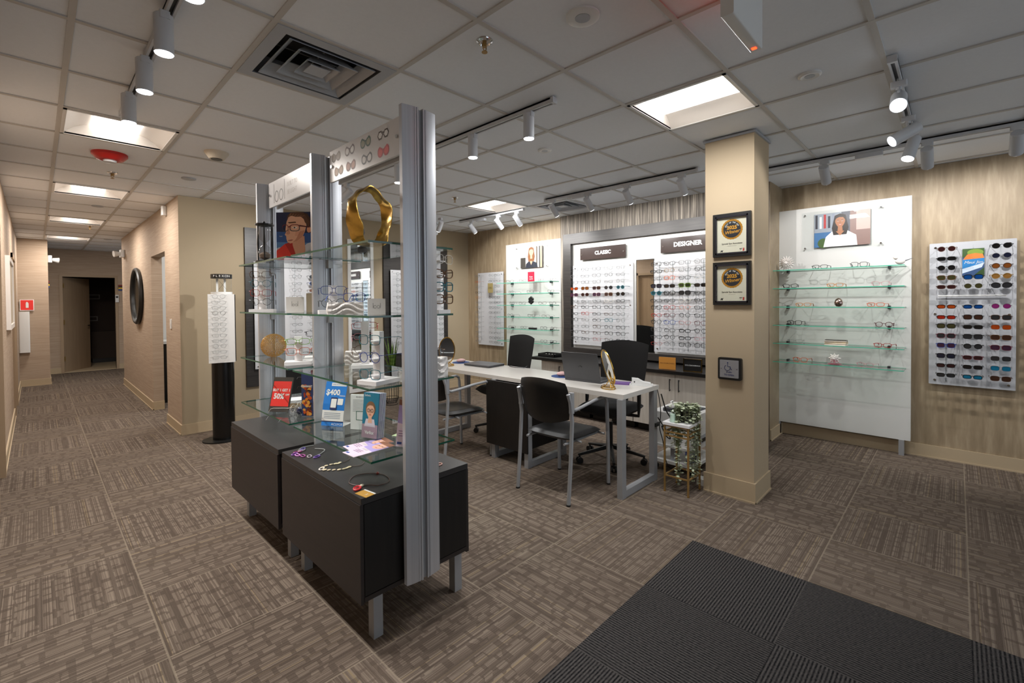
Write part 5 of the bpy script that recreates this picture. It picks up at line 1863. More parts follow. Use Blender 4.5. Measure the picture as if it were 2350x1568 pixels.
for k, (x, y, a, lb) in enumerate(((1.045, 1.93, -88, 'pink brochure with a face lying flat at the glass shelf corner'), (1.085, 2.01, -95, 'pink brochure partly tucked behind the other flat brochure'))):
    t = T('flat_brochure', lb, 'brochure', (x, y, Z4 + .0012 + .0035 * (1 - k)), R(a), 'pink brochures on the lowest shelf')
    b4 = MB()
    pinkbro(b4, .10, .21, 0)
    b4.move(Matrix.Translation((0, -.1, .002)) @ Matrix.Rotation(R(-90), 4, 'X'))
    b4.box(-.05, -.10, 0, .05, .11, .0015, pr('#e9e2ea'))
    P('sheets', b4, t, smooth=None)
t = T('brochure_holder', 'acrylic holder of pink brochures tucked behind the nearest post', 'brochure holder', (1.175, 1.83, Z4 + .001), R(-62))
b5 = MB()
b5.box(-.05, 0, 0, .05, .012, .215, pr('#e9e2ea'))
pinkbro(b5, .10, .215, -.0005)
b5.move(Matrix.Translation((0, 0, .006)) @ Matrix.Rotation(R(-12), 4, 'X'))
P('brochures', b5, t, smooth=None)
mb = MB()
mb.box(-.055, -.012, 0, .055, -.010, .07, M_ACRYL).box(-.055, -.012, 0, -.053, .05, .10, M_ACRYL).box(.053, -.012, 0, .055, .05, .10, M_ACRYL).box(-.055, -.012, 0, .055, .05, .003, M_ACRYL)
P('acrylic_pocket', mb, t, smooth=None)
t = T('green_leaflet', 'white leaflet with a green fold lying on the lowest shelf edge', 'leaflet', (1.31, 2.02, Z4 + .001), R(20))
P('sheet', MB().box(-.06, -.05, 0, .06, .05, .002, M_WPL).box(-.06, -.05, .002, -.02, .05, .004, pr('#cfe0b0')), t, smooth=None)
for k, (x, y, a, fc, shp) in enumerate(((1.12, 2.97, 40, 'clear', 'round'), (1.22, 3.10, 15, 'silver', 'rectangular'), (1.06, 2.82, 100, 'dark grey', 'rectangular'))):
    glasses((x, y, Z4 + .0005), R(a), shp, fc, None, '%s glasses lying on the far bay lowest shelf, %s' % (fc, ('centre', 'at the back', 'near the edge')[k]), 'glasses lying on the lowest shelf', 'thin')
S('blue_stone', MB().sphere((0, 0, .024), .024, 12, mat('navy glass', '#1a2444', .12, spec=.9), (.7, .7, 1)), 'small navy glass pebble by the lying glasses', 'ornament', (1.10, 2.86, Z4))
t = T('marble_riser', 'white slab riser with pale wood edge behind the sale sign', 'riser', (1.26, 3.20, Z4), R(-20))
P('slab', MB().box(-.10, -.06, .012, .10, .06, .03, M_STAND), t, smooth=None)
P('wood_edge', MB().box(-.10, -.06, 0, .10, .06, .012, mat('pale wood edge', '#b59a78', .6)), t, smooth=None)

# necklaces and card on the cabinet top -------------------------------------------
def cord(pts, r_, m_, closed=False):
    out = []
    n = len(pts)
    seg = n if closed else n - 1
    for i in range(seg):
        p0 = Vector(pts[(i - 1) % n] if closed or i > 0 else pts[0])
        p1, p2 = Vector(pts[i]), Vector(pts[(i + 1) % n])
        p3 = Vector(pts[(i + 2) % n] if closed or i + 2 < n else pts[-1])
        for k in range(6):
            u = k / 6
            out.append(.5 * ((2 * p1) + (-p0 + p2) * u + (2 * p0 - 5 * p1 + 4 * p2 - p3) * u * u + (-p0 + 3 * p1 - 3 * p2 + p3) * u ** 3))
    if not closed:
        out.append(Vector(pts[-1]))
    return MB().tube(out, r_, 6, m_, closed=closed)


def oval_ring(mb, x, y, a, rx, ry, m_, th=.003, z=.004):
    ca, sa = math.cos(a), math.sin(a)
    pts = []
    for q in range(20):
        u = 2 * PI * q / 20
        px_, py_ = rx * math.cos(u), ry * math.sin(u)
        pts.append((x + px_ * ca - py_ * sa, y + px_ * sa + py_ * ca, z))
    mb.tube(pts, th, 6, m_, closed=True)


t = T('bead_necklace', 'purple and pink oval link necklace on the cabinet top', 'necklace', (1.0, 2.50, ZC))
P('cord', cord([(.07, .075, .003), (.10, .02, .003), (.06, -.03, .003), (.02, -.055, .003)], .0028, pr('#8a8a8a')), t, 'grey cord')
P('cord', cord([(.09, .14, .003), (.03, .15, .003), (-.005, .11, .003)], .0028, pr('#8a8a8a')), t, 'grey cord')
for x, y, a, c in ((.02, -.068, .5, '#6a4a9a'), (-.005, -.035, 1.2, '#9a8f94'), (-.025, .0, 1.4, '#8a2a7a'), (-.04, .035, 1.5, '#c27ac0'), (-.045, .062, .6, '#7a4a9a'), (-.02, .085, 0, '#8a2a6a'), (.005, .095, .3, '#a79a9c'), (.02, .115, .8, '#5a4a9a')):
    q = MB()
    oval_ring(q, x, y, a, .021, .010, pr(c))
    P('link', q, t)
t = T('shell_necklace', 'necklace of cream shell discs on the cabinet top', 'necklace', (1.0, 2.20, ZC))
P('cord', cord([(.075, .045, .003), (.12, .07, .003), (.14, .12, .003)], .0018, pr('#4a352a')), t, 'dark cord')
P('cord', cord([(.07, -.03, .003), (.11, -.06, .003), (.15, -.03, .003), (.17, .02, .003)], .0018, pr('#4a352a')), t, 'dark cord')
q = MB()
oval_ring(q, -.04, .035, .8, .018, .010, pr('#d8cfc8'))
P('link', q, t)
for k, (x, y) in enumerate(((-.028, .052), (-.005, .062), (.02, .062), (.04, .055), (.05, .048), (.062, .055), (-.035, .012), (-.022, -.006), (-.005, -.022), (.015, -.038), (.035, -.045), (.05, -.045), (.065, -.04))):
    P('shell_disc', MB().sphere((x, y, .0035), .0088 if k % 3 else .0105, 8, pr('#c9b998'), (1.1, .8, .3)), t)
t = T('pendant_necklace', 'brown cord necklace with a red oval pendant on the cabinet top', 'necklace', (1.03, 1.93, ZC))
P('cord', cord([(-.045, -.03, .003), (-.06, .04, .003), (.0, .10, .003), (.07, .07, .003), (.10, .0, .003), (.075, -.075, .003), (.02, -.085, .003), (-.01, -.05, .003)], .0020, pr('#4a2f26'), True), t, 'brown cord')
P('knot', MB().sphere((.085, .045, .005), .007, 8, pr('#7a2a22')), t)
q = MB()
oval_ring(q, -.065, -.045, .9, .024, .014, pr('#c02a30'), .004)
q.sphere((-.065, -.045, .003), .019, 10, pr('#b5252c'), (1.0, 1.0, .16))
q.sphere((-.065, -.045, .005), .007, 8, pr('#3a1a1a'), (1.3, 1, .3))
P('pendant', q, t, 'red oval pendant')
P('bead', MB().sphere((-.038, -.035, .005), .008, 8, pr('#d8ceb4'), (1.3, 1, .7)), t, 'cream bead')
t = T('gold_card', 'small gold card lying at the near corner of the cabinet top', 'card', (.965, 1.812, ZC), R(8))
P('card', MB().box(-.026, -.038, 0, .026, .038, .0015, pr('#b98d3e')).box(.018, -.038, .0015, .026, .038, .0018, M_WPL).text('W', .016, -.004, -.014, .0019, M_WPL, horiz=True), t, smooth=None)
q = MB()
oval_ring(q, 0, 0, .3, .018, .011, pr('#c99a8c'))
S('loose_ring', q, 'loose oval ring on the cabinet top right of the nearest post', 'ring', (1.39, 1.86, ZC))

# ------------------------------------------------------------------ rear wall boards seen through the display
def yboard(label, x0, x1, z0, z1, cols, rows, bname, low=True, frame=None):
    t = T('eyewear_board', label, 'display board', (x0, YB - .03, z0), YW)
    W, HH = x1 - x0, z1 - z0
    P('panel', MB().box(0, -.036, 0, W, -.03, HH, M_FROST), t, smooth=None)
    for x in (.03, W - .03):
        for z in (.03, HH - .03):
            P('standoff_bolt', MB().cyl((x, -.042, z), .008, .042, 10, M_CHROME, 'y'), t)
    rails(t, [c - x0 for c in cols], [r - z0 for r in rows], -.11, -.036, .03, HH - .03, M_ACRYL)
    for r_, z in enumerate(rows):
        for c_, x in enumerate(cols):
            lc, fc = None, rg.choice(['black', 'dark grey', 'black', 'brown'])
            if bname == 'left rear' and c_ == len(cols) - 1 and r_ in (1, 2, 3, 4, 5, 6):
                fc, lc = [('black', 'dark'), ('blue', 'navy'), ('tortoise', 'amber'), ('black', 'green'), ('black', 'dark'), ('black', 'grey')][r_ - 1]
            shp = rg.choice(['rectangular', 'square', 'round'])
            glasses((x, YB - .145, z - .018), YW + rg.uniform(-.08, .08), shp, fc, lc, '%s, %s row, %s column of the %s board' % (lname(fc, lc, shp), ORD[r_] if r_ < len(rows) - 1 else 'bottom', ORC[c_], bname), 'eyewear on the %s board' % bname, 'thin' if not lc else 'mid', low=low)


for x0, x1, lb in ((1.775, 2.78, 'tall dark backing panel left of the rear mirror'), (3.653, 4.86, 'tall dark backing panel right of the rear mirror')):
    S('backing_panel', MB().box(x0, -.026, .45, x1, 0, 2.40, M_FRAMEDK), lb, 'panel', (0, YB - .006, 0), 0, 'dark rear wall panels', smooth=None)
rowsA = [1.90 - .088 * k for k in range(13)]
yboard('frosted eyewear board on the left dark rear panel', 1.86, 2.72, .665, 1.985, [2.02, 2.34, 2.56], rowsA, 'left rear')
yboard('frosted eyewear board on the right dark rear panel', 3.75, 4.75, .69, 1.97, [3.86, 4.06, 4.66], rowsA, 'right rear')
t = T('standing_mirror', 'white framed tall mirror on the rear wall between dark panels', 'mirror', (3.09, YB - .006, .18))
W, HH = .40, 2.2
P('mirror_glass', MB().box(.045, -.012, .05, W - .045, -.010, HH - .05, M_MIRROR), t, smooth=None)
mb = MB()
for a in ((0, 0, .045, HH), (W - .045, 0, W, HH), (.045, 0, W - .045, .05), (.045, HH - .05, W - .045, HH)):
    mb.box(a[0], -.022, a[1], a[2], 0, a[3], M_WPL)
P('frame', mb, t, smooth=None)
t = T('low_display_unit', 'low white display with pale wood base below the left rear board', 'display unit', (2.15, 5.98, 0))
P('wood_base', MB().box(0, 0, .16, .60, .235, .20, mat('pale wood edge', '#b59a78', .6)), t, smooth=None)
P('shelf', MB().box(0, 0, .20, .60, .235, .235, M_STAND), t, smooth=None)
P('back', MB().box(.0, .18, .235, .05, .20, .62, M_WPL).box(.05, .18, .235, .60, .20, .62, M_BLKPL), t, smooth=None)
P('leg', MB().box(.02, .02, 0, .05, .05, .16, M_STEEL), t, smooth=None)
P('leg', MB().box(.55, .02, 0, .58, .05, .16, M_STEEL), t, smooth=None)
for z, c in ((.50, 'silver'), (.38, 'tortoise')):
    glasses((2.42, 5.95, z), R(30), 'pilot', c, None, '%s glasses on the low white display at the rear' % c, 'glasses on the low rear display', 'thin')

# snake plant in wire planter
t = T('snake_plant', 'snake plant in a black wire planter by the rear wall', 'plant', (3.56, 5.88, 0))
mb = MB()
for k in range(18):
    a = 2 * PI * k / 18
    mb.tube([(.105 * math.cos(a), .105 * math.sin(a), .52), (.10 * math.cos(a), .10 * math.sin(a), .10), (.07 * math.cos(a), .07 * math.sin(a), .03)], .0025, 4, M_BLKPL)
for z, r_ in ((.52, .105), (.3, .102), (.10, .10), (.03, .07), (.003, .09)):
    mb.tube([(r_ * math.cos(2 * PI * k / 24), r_ * math.sin(2 * PI * k / 24), z) for k in range(24)], .004, 5, M_BLKPL, closed=True)
P('wire_planter', mb, t)
P('pot', MB().lathe([(.07, .30), (.095, .50), (.09, .50), (.085, .48), (.001, .48)], n=24, mt=M_BLKPL), t)
M_SNAKE = m_streak('snake plant leaf', '#23421f', '#6f8a3a', (8, 8, 60), .5)
for k in range(12):
    a = 2 * PI * k / 12 + rg.random()
    r_ = rg.uniform(.01, .055)
    hgt = rg.uniform(.26, .50)
    lean = rg.uniform(.02, .14)
    mb = MB()
    v = []
    for q in range(8):
        u = q / 7
        wd = .020 * (1 - u ** 2.2) + .001
        x, y, z = (r_ + lean * u * u) * math.cos(a), (r_ + lean * u * u) * math.sin(a), .48 + hgt * u
        tx, ty = -math.sin(a + .4), math.cos(a + .4)
        v += [(x - tx * wd, y - ty * wd, z), (x + math.cos(a) * .005, y + math.sin(a) * .005, z), (x + tx * wd, y + ty * wd, z)]
    fs = []
    for q in range(7):
        for e in (0, 1):
            i = q * 3 + e
            fs.append((i, i + 1, i + 4, i + 3))
    P('leaf', mb.add(v, fs, M_SNAKE), t, smooth=60)

# ------------------------------------------------------------------ floor stand of frames (left)
t = T('floor_display_tower', 'black oval floor tower with a white frame panel and clear lit top', 'display tower', (1.40, 5.72, 0), R(-14))


def oval_prism(rx, ry, z0, z1, m_, n=32):
    return MB().prism(ell(0, 0, rx, ry, n), z0, z1, 'z', m_)


P('base_plate', oval_prism(.20, .17, 0, .014, M_BLKPL), t)
P('pedestal', oval_prism(.105, .09, .014, .86, mat('gloss black laminate', '#0b0b0b', .18)), t)
P('white_core', oval_prism(.10, .085, .86, 1.60, M_WPL), t)
P('front_panel', MB().box(-.125, -.105, .845, .115, -.095, 1.575, M_WPL), t, smooth=None)
P('side_panel', MB().box(.118, -.10, .855, .124, .02, 1.57, M_BLKPL).box(.06, -.094, .85, .118, -.09, 1.57, M_WPL), t, 'black side panel', smooth=None)
P('clear_cylinder', MB().lathe([(.095, 1.60), (.095, 1.755)], n=28, mt=M_ACRYL), t)
P('inner_strip', MB().box(-.05, -.02, 1.6, -.03, .02, 1.745, M_WPL).box(.02, -.02, 1.6, .04, .02, 1.745, M_WPL).tube([(-.03, -.09, 1.62), (.05, -.08, 1.73)], .0012, 4, M_BLKPL).tube([(-.03, -.09, 1.73), (.05, -.08, 1.62)], .0012, 4, M_BLKPL), t)
P('top_band', oval_prism(.10, .10, 1.745, 1.79, M_BLKPL), t)
mb = MB()
for q, ch in enumerate('FLEXON'):
    a = R(-128 + q * 15)
    mb.text(ch, .031, .109 * math.cos(a), .109 * math.sin(a), 1.767, M_WPL)
P('lettering', mb, t, 'white lettering', smooth=None)
mx = Matrix.Rotation(R(-14), 4, 'Z')
TRW = ('top', 'second', 'third', 'fourth', 'fifth', 'sixth', 'seventh', 'eighth', 'ninth', 'tenth', 'eleventh', 'bottom')
for k in range(12):
    z = 1.525 - k * .058
    p = mx @ Vector((-.025, -.150, 0))
    glasses((1.40 + p.x, 5.72 + p.y, z), R(-14), 'rectangular' if k % 3 else 'round', 'grey' if k != 3 else 'black', None, '%s of the twelve thin metal glasses on the white floor tower' % TRW[k], 'thin glasses on the floor tower', 'thin', low=True)

# ------------------------------------------------------------------ corridor things
t = T('oval_wall_mirror', 'round black framed mirror on the corridor wall', 'mirror', (XC, 9.18, 1.605), XW)
mb = MB()
P('frame', MB().tube([(.46 * math.cos(2 * PI * k / 48), -.03, .41 * math.sin(2 * PI * k / 48)) for k in range(48)], .03, 8, M_BLKPL, closed=True), t)
P('mirror_glass', MB().prism(ell(0, 0, .45, .40, 48), -.022, -.018, 'y', M_MIRROR), t)
t = T('wall_picture', 'cream framed picture on the left corridor wall', 'picture', (XL, 7.9, 1.61), R(90))
mb = MB()
for a in ((-.62, -.40, -.57, .40), (.57, -.40, .62, .40), (-.57, -.40, .57, -.35), (-.57, .35, .57, .40)):
    mb.box(a[0], -.035, a[1], a[2], 0, a[3], M_CERAM)
P('frame', mb, t, smooth=None)
P('print', MB().box(-.57, -.02, -.35, .57, -.002, .35, pr('#c9bda8')), t, smooth=None)
t = T('motion_sensor', 'white motion sensor high on the corridor wall corner', 'sensor', (XC, 6.90, 2.545), XW)
P('housing', MB().bbox(-.04, -.05, 0, .04, 0, .11, .015, M_WPL), t)
S('light_switch', MB().bbox(-.035, -.008, 0, .035, 0, .115, .004, M_WPL, axis='y').box(-.008, -.014, .045, .008, -.008, .07, M_WPL), 'white light switch by the corridor corner', 'switch', (XC, 6.74, 1.18), XW)
for x, y, z, rz, lb in ((XC, 10.75, 2.32, XW, 'white emergency lamp on the right corridor wall end'), (0.17, 12.35, 2.28, R(90), 'white emergency lamp on the left projecting wall')):
    t = T('emergency_light', lb, 'lamp', (x, y, z), rz, 'emergency lamps in the corridor')
    P('housing', MB().bbox(-.10, -.06, 0, .10, 0, .13, .02, M_WPL), t)
    P('lamp_head', MB().tube([(.03, -.06, .06), (.05, -.15, .05)], [.03, .055], 16, M_WPL), t)
t = T('extinguisher_cabinet', 'tall white fire extinguisher cabinet in the corridor', 'cabinet', (-.15, 12.15, .62))
P('box', MB().bbox(-.07, -.09, 0, .07, 0, .74, .02, M_WPL), t)
t = T('fire_sign', 'red fire extinguisher sign on the projecting wall', 'sign', (-.11, 12.13, 1.38))
P('plate', MB().box(-.09, -.006, 0, .09, 0, .20, pr('#e8e8e8')).box(-.08, -.008, .01, .08, -.006, .19, M_ARTRED), t, smooth=None)
P('pictogram', MB().prism([(-.015, .05), (.02, .05), (.02, .13), (.008, .155), (-.008, .155), (-.015, .13)], -.0095, -.0085, 'y', M_WPL), t, 'white extinguisher picture', smooth=None)
for x, rz, y, lb in ((1.40, 0, 13.885, 'striped red yellow and blue room sign right of the end door'), (.175, R(90), 12.3, 'striped room sign on the left projecting wall')):
    t = T('striped_room_sign', lb, 'sign', (x, y, 1.80), rz, 'striped corridor signs')
    P('stripes', MB().box(-.07, -.01, .10, .07, 0, .13, pr('#7a1a18')).box(-.07, -.01, .07, .07, 0, .10, pr('#2a1a14')).box(-.07, -.01, .035, .07, 0, .07, pr('#d8b030')).box(-.07, -.01, 0, .07, 0, .035, pr('#20448a')), t, smooth=None)
S('door_keypad', MB().bbox(-.03, -.02, 0, .03, 0, .17, .006, M_WPL, axis='y').box(-.02, -.022, .10, .02, -.02, .14, M_BLKPL), 'white keypad on the frame right of the end door', 'keypad', (1.30, 13.88, 1.53))
for z in (1.62, 1.06):
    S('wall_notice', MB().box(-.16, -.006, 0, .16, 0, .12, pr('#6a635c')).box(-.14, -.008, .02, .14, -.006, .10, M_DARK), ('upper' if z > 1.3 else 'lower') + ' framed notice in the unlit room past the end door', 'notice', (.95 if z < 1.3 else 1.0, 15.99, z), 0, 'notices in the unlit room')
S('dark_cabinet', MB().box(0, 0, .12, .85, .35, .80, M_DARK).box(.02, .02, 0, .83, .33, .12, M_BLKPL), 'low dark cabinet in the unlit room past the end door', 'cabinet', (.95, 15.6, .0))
t = T('side_room_cabinet', 'black cabinet inside the side opening of the corridor', 'cabinet', (XC + .14, 8.5, 0))
P('body', MB().box(0, 0, 0, 1.2, .48, .88, M_BLKPL), t, smooth=None)
P('top', MB().box(-.005, -.01, .88, 1.2, .48, .92, M_WPL), t, 'white top', smooth=None)

# ------------------------------------------------------------------ desk and what is on it
DZ = .775
DX0, DX1, DY0, DY1 = 3.0, 3.56, 1.765, 4.37
t = T('desk', 'long white topped desk on grey metal sled legs', 'desk', (3.28, 3.06, 0))
P('desktop', MB().box(DX0 - 3.28, DY0 - 3.06, DZ - .035, DX1 - 3.28, DY1 - 3.06, DZ, mat('pale laminate desktop', '#cbc7c1', .3, var=.03)), t, smooth=None)
for y in (1.765, 2.70, 3.12, 4.10):
    yy = y - 3.06
    mb = MB()
    a, b = DX0 - 3.28 - .02, DX1 - 3.28 - .03
    mb.box(a, yy, 0, a + .055, yy + .045, DZ - .036, M_STEEL).box(b - .055, yy, 0, b, yy + .045, DZ - .036, M_STEEL).box(a + .055, yy, .004, b - .055, yy + .045, .055, M_STEEL)
    P('leg_frame', mb, t, 'grey square tube leg frame', smooth=None)
t = T('desk_pedestal', 'black box pedestal hung under the middle of the desk', 'pedestal', (2.975, 2.75, 0))
P('body', MB().box(0, 0, .14, .50, .42, .725, M_BLACK), t, smooth=None)
P('back_panel', MB().box(-.016, -.06, .135, -.001, .46, .735, M_BLACK), t, smooth=None)

M_LAP = mat('dark grey laptop', '#515255', .4, metal=.4)


def laptop_open(label, loc, rz):
    t = T('laptop', label, 'laptop', loc, rz)
    P('base', MB().bbox(-.18, -.12, 0, .18, .12, .016, .008, M_LAP), t)
    P('keyboard', MB().box(-.15, -.04, .0162, .15, .09, .018, M_BLKPL), t, smooth=None)
    lid = MB().bbox(-.18, 0, 0, .18, .007, .245, .008, M_LAP, axis='y')
    lid.box(-.165, .0072, .012, .165, .008, .235, M_BLKPL)
    lid.move(Matrix.Translation((0, -.118, .016)) @ Matrix.Rotation(R(14), 4, 'X'))
    o = P('screen_lid', lid, t)
    lg = MB().tube([(-.018, -.001, .118), (0, -.001, .131), (.018, -.001, .118)], .0022, 4, M_BLKPL)
    lg.move(Matrix.Translation((0, -.118, .016)) @ Matrix.Rotation(R(14), 4, 'X'))
    P('logo', lg, o, 'small dark chevron logo')


laptop_open('open dark grey laptop seen from behind at the near end of the desk', (3.385, 2.33, DZ), XW + R(3))
t = T('laptop', 'closed grey laptop lying at the far end of the desk', 'laptop', (3.40, 3.72, DZ), XW + R(4))
P('base', MB().bbox(-.19, -.125, .003, .19, .125, .016, .01, M_LAP), t)
P('lid', MB().bbox(-.19, -.125, .0165, .19, .125, .024, .01, mat('light grey laptop lid', '#6f7074', .35, metal=.5)), t)
for k, (x, y, lb) in enumerate(((3.39, 4.10, 'far'), (3.38, 2.63, 'near'))):
    S('mouse_pad', MB().prism(ell(0, 0, .10, .10, 40), 0, .003, 'z', mat('blue mouse pad', '#1d3f78', .8)), 'round blue mouse pad at the %s end of the desk' % lb, 'mouse pad', (x, y, DZ), 0, 'blue mouse pads')
    S('computer_mouse', MB().sphere((0, 0, .012), .05, 12, mat('pink mouse', '#d9b0ac', .4), (.62, 1.05, .45)).move(Matrix.Translation((0, 0, .008))), 'pink computer mouse on the %s blue pad' % lb, 'mouse', (x, y, DZ + .003), R(60), 'pink computer mice')


def table_mirror(label, loc, rz, tilt, hgt=.30):
    t = T('table_mirror', label, 'mirror', loc, rz, 'gold table mirrors on the desk')
    mb = MB()
    for r_, z in ((.075, .004), (.068, .016)):
        mb.tube([(r_ * math.cos(2 * PI * k / 32), .7 * r_ * math.sin(2 * PI * k / 32), z) for k in range(32)], .0035, 6, M_GOLD, closed=True)
    for a in (0, 90, 180, 270):
        mb.cyl((.072 * math.cos(R(a)), .05 * math.sin(R(a)), 0), .004, .02, 8, M_GOLD)
    mb.tube([(0, .05, .006), (0, .035, .05), (0, .012, .12), (0, .01, .19)], [.006, .007, .010, .007], 8, M_GOLD)
    mb.tube([(-.05, .0, .012), (0, .012, .07), (.05, 0, .012)], .0035, 6, M_GOLD)
    P('wire_base', mb, t)
    mv = Matrix.Translation((0, 0, .17)) @ Matrix.Rotation(tilt, 4, 'X')
    fr = MB().tube([(.083 * math.cos(2 * PI * k / 40), 0, .142 * math.sin(2 * PI * k / 40)) for k in range(40)], .006, 8, M_GOLD, closed=True)
    fr.move(mv)
    P('oval_frame', fr, t)
    gl = MB().prism(ell(0, 0, .080, .139, 40), -.002, .002, 'y', M_MIRROR)
    gl.move(mv)
    P('mirror_glass', gl, t)


table_mirror('gold oval table mirror at the near end of the desk', (3.15, 1.99, DZ), R(-122), R(16))
table_mirror('gold oval table mirror at the far end of the desk', (3.11, 4.00, DZ), R(-35), R(4))
t = T('card_terminal', 'white card payment terminal at the near right corner of the desk', 'payment terminal', (3.45, 1.87, DZ), R(-60))
P('body', MB().prism([(-.07, 0), (.08, 0), (.08, .02), (.02, .03), (-.02, .052), (-.07, .056)], -.04, .04, 'y', M_WPL), t)
P('dock', MB().bbox(-.09, -.05, 0, .10, .05, .008, .01, M_WPL), t)
P('logo', MB().cyl((-.05, -.041, .032), .006, .002, 10, M_BLKPL, 'y'), t)
t = T('notebook', 'purple notebook beside the near laptop', 'notebook', (3.40, 2.02, DZ), R(20))
P('cover', MB().bbox(-.05, -.07, 0, .05, .07, .012, .003, mat('purple cover', '#6a4a8a', .5)), t)

# cables -------------------------------------------------------------------------
def cable(label, pts, r_=.004, m_=M_BLKPL):
    o = cord(pts, r_, m_)
    p0 = Vector(pts[0])
    o.v = [tuple(Vector(q) - p0) for q in o.v]
    S('power_cable', o, label, 'cable', tuple(p0), 0, 'black cables at the desk end')


cable('black cable hanging from the card terminal to the floor', [(3.52, 1.84, .782), (3.59, 1.80, .74), (3.62, 1.78, .55), (3.58, 1.77, .42), (3.60, 1.75, .30), (3.64, 1.74, .12), (3.74, 1.72, .03), (3.86, 1.66, .02)], .004)
cable('looped black cable strapped to the desk leg', [(3.57, 1.75, .70), (3.60, 1.72, .56), (3.64, 1.68, .46), (3.60, 1.70, .40), (3.56, 1.74, .44), (3.60, 1.72, .35), (3.63, 1.70, .33), (3.60, 1.74, .42), (3.57, 1.78, .5)], .005)
cable('black cable lying on the desk behind the laptop', [(3.52, 3.45, .779), (3.50, 3.35, .779), (3.53, 3.25, .779), (3.57, 3.22, .76), (3.58, 3.21, .4), (3.58, 3.2, .05)], .003)
S('cable_strap', MB().box(-.035, -.03, 0, .035, .03, .03, M_BLKPL), 'black strap holding cables to the near desk leg', 'strap', (3.52, 1.787, .44), 0)


# ------------------------------------------------------------------ guest chairs
def curved_shell(w_, z0, z1, bow, th, m_, tilt=0.0, top_round=.05, nx=14, nz=10):
    """upholstered back curved around the sitter; front is -y"""
    v, fs = [], []
    for f_ in range(2):
        for j in range(nz + 1):
            for i in range(nx + 1):
                u, q = i / nx * 2 - 1, j / nz
                wl = w_ / 2 * (1 - .10 * (1 - q) ** 2 - top_round * q ** 6)
                x = u * wl
                z = z0 + (z1 - z0) * q + (-.03 * u * u * (1 if q > .5 else 0) * (q - .5) * 2) + .045 * u * u * (1 - q)
                puff = (1 - u ** 6) * (1 - (2 * q - 1) ** 6)
                y = bow * (1 - u * u) + (z - z0) * math.tan(tilt)
                y += -th / 2 * puff if f_ == 0 else th / 2 * puff
                v.append((x, y, z))
    st = (nx + 1) * (nz + 1)
    for f_ in range(2):
        for j in range(nz):
            for i in range(nx):
                a = f_ * st + j * (nx + 1) + i
                q = (a, a + 1, a + nx + 2, a + nx + 1)
                fs.append(q if f_ == 0 else tuple(reversed(q)))
    ring = [i for i in range(nx + 1)] + [j * (nx + 1) + nx for j in range(1, nz + 1)] + [nz * (nx + 1) + i for i in range(nx - 1, -1, -1)] + [j * (nx + 1) for j in range(nz - 1, 0, -1)]
    for k in range(len(ring)):
        a, b = ring[k], ring[(k + 1) % len(ring)]
        fs.append((b, a, a + st, b + st))
    return MB().add(v, fs, m_)


def cushion(w_, d_, z, th, m_, dip=.02, nx=12, ny=12):
    v, fs = [], []
    for f_ in range(2):
        for j in range(ny + 1):
            for i in range(nx + 1):
                u, q = i / nx * 2 - 1, j / ny * 2 - 1
                k = (1 - .10 * q ** 4)
                x = u * w_ / 2 * (1 - .10 * q ** 4 * (1 if q < 0 else 1.4))
                y = q * d_ / 2 * (1 - .06 * u ** 4)
                puff = (1 - u ** 8) * (1 - q ** 8)
                zz = z - dip * (1 - u * u) * (1 - q * q) - (.02 * max(0, -q) ** 3)
                v.append((x, y, zz + (th / 2 * puff if f_ else -th / 2 * puff)))
    st = (nx + 1) * (ny + 1)
    for f_ in range(2):
        for j in range(ny):
            for i in range(nx):
                a = f_ * st + j * (nx + 1) + i
                q = (a, a + 1, a + nx + 2, a + nx + 1)
                fs.append(q if f_ else tuple(reversed(q)))
    ring = [i for i in range(nx + 1)] + [j * (nx + 1) + nx for j in range(1, ny + 1)] + [ny * (nx + 1) + i for i in range(nx - 1, -1, -1)] + [j * (nx + 1) for j in range(ny - 1, 0, -1)]
    for k in range(len(ring)):
        a, b = ring[k], ring[(k + 1) % len(ring)]
        fs.append((a, b, b + st, a + st))
    return MB().add(v, fs, m_)


def guest_chair(label, loc, rz):
    t = T('guest_chair', label, 'chair', loc, rz, 'black guest chairs at the desk')
    P('seat', cushion(.46, .46, .46, .055, M_LEATHER, .025), t, smooth=60)
    P('backrest', curved_shell(.47, .56, .905, .05, .035, M_LEATHER, R(10), .10), t, smooth=60, loc=(0, .215, 0))
    for s_ in (-1, 1):
        x = s_ * .245
        P('leg', MB().tube([(x, .285, 0), (x, .255, .30), (x, .235, .60), (x, .255, .74), (x * .98, .275, .80)], .0145, 10, M_STEEL), t, 'grey tube rear leg')
        P('leg', MB().tube([(x, -.255, 0), (x, -.25, .40), (x, -.235, .66)], .0145, 10, M_STEEL), t, 'grey tube front leg')
        P('armrest', MB().tube([(x, -.235, .66), (x, -.228, .695), (x, -.20, .715), (x, -.05, .705), (x, .10, .685), (x, .20, .675), (x, .243, .69)], .0125, 10, M_STEEL, flat=1.0), t, 'grey curved armrest')
        for y in (.285, -.255):
            P('foot_cap', MB().cyl((x, y, 0), .0165, .012, 10, M_BLKPL), t)
        P('back_bracket', MB().bbox(x - .017, .225, .66, x + .017, .255, .81, .008, M_STEEL), t)
    P('crossbar', MB().tube([(-.245, .12, .425), (.245, .12, .425)], .008, 8, M_STEEL).tube([(-.245, -.20, .42), (.245, -.20, .42)], .008, 8, M_STEEL).tube([(-.18, -.22, .42), (-.18, .245, .42)], .009, 8, M_STEEL).tube([(.18, -.22, .42), (.18, .245, .42)], .009, 8, M_STEEL), t)


guest_chair('black vinyl guest chair with grey arms, nearer one facing the desk', (2.91, 2.245, 0), R(91))
guest_chair('black vinyl guest chair partly hidden behind the nearest display post', (2.77, 3.46, 0), R(86))


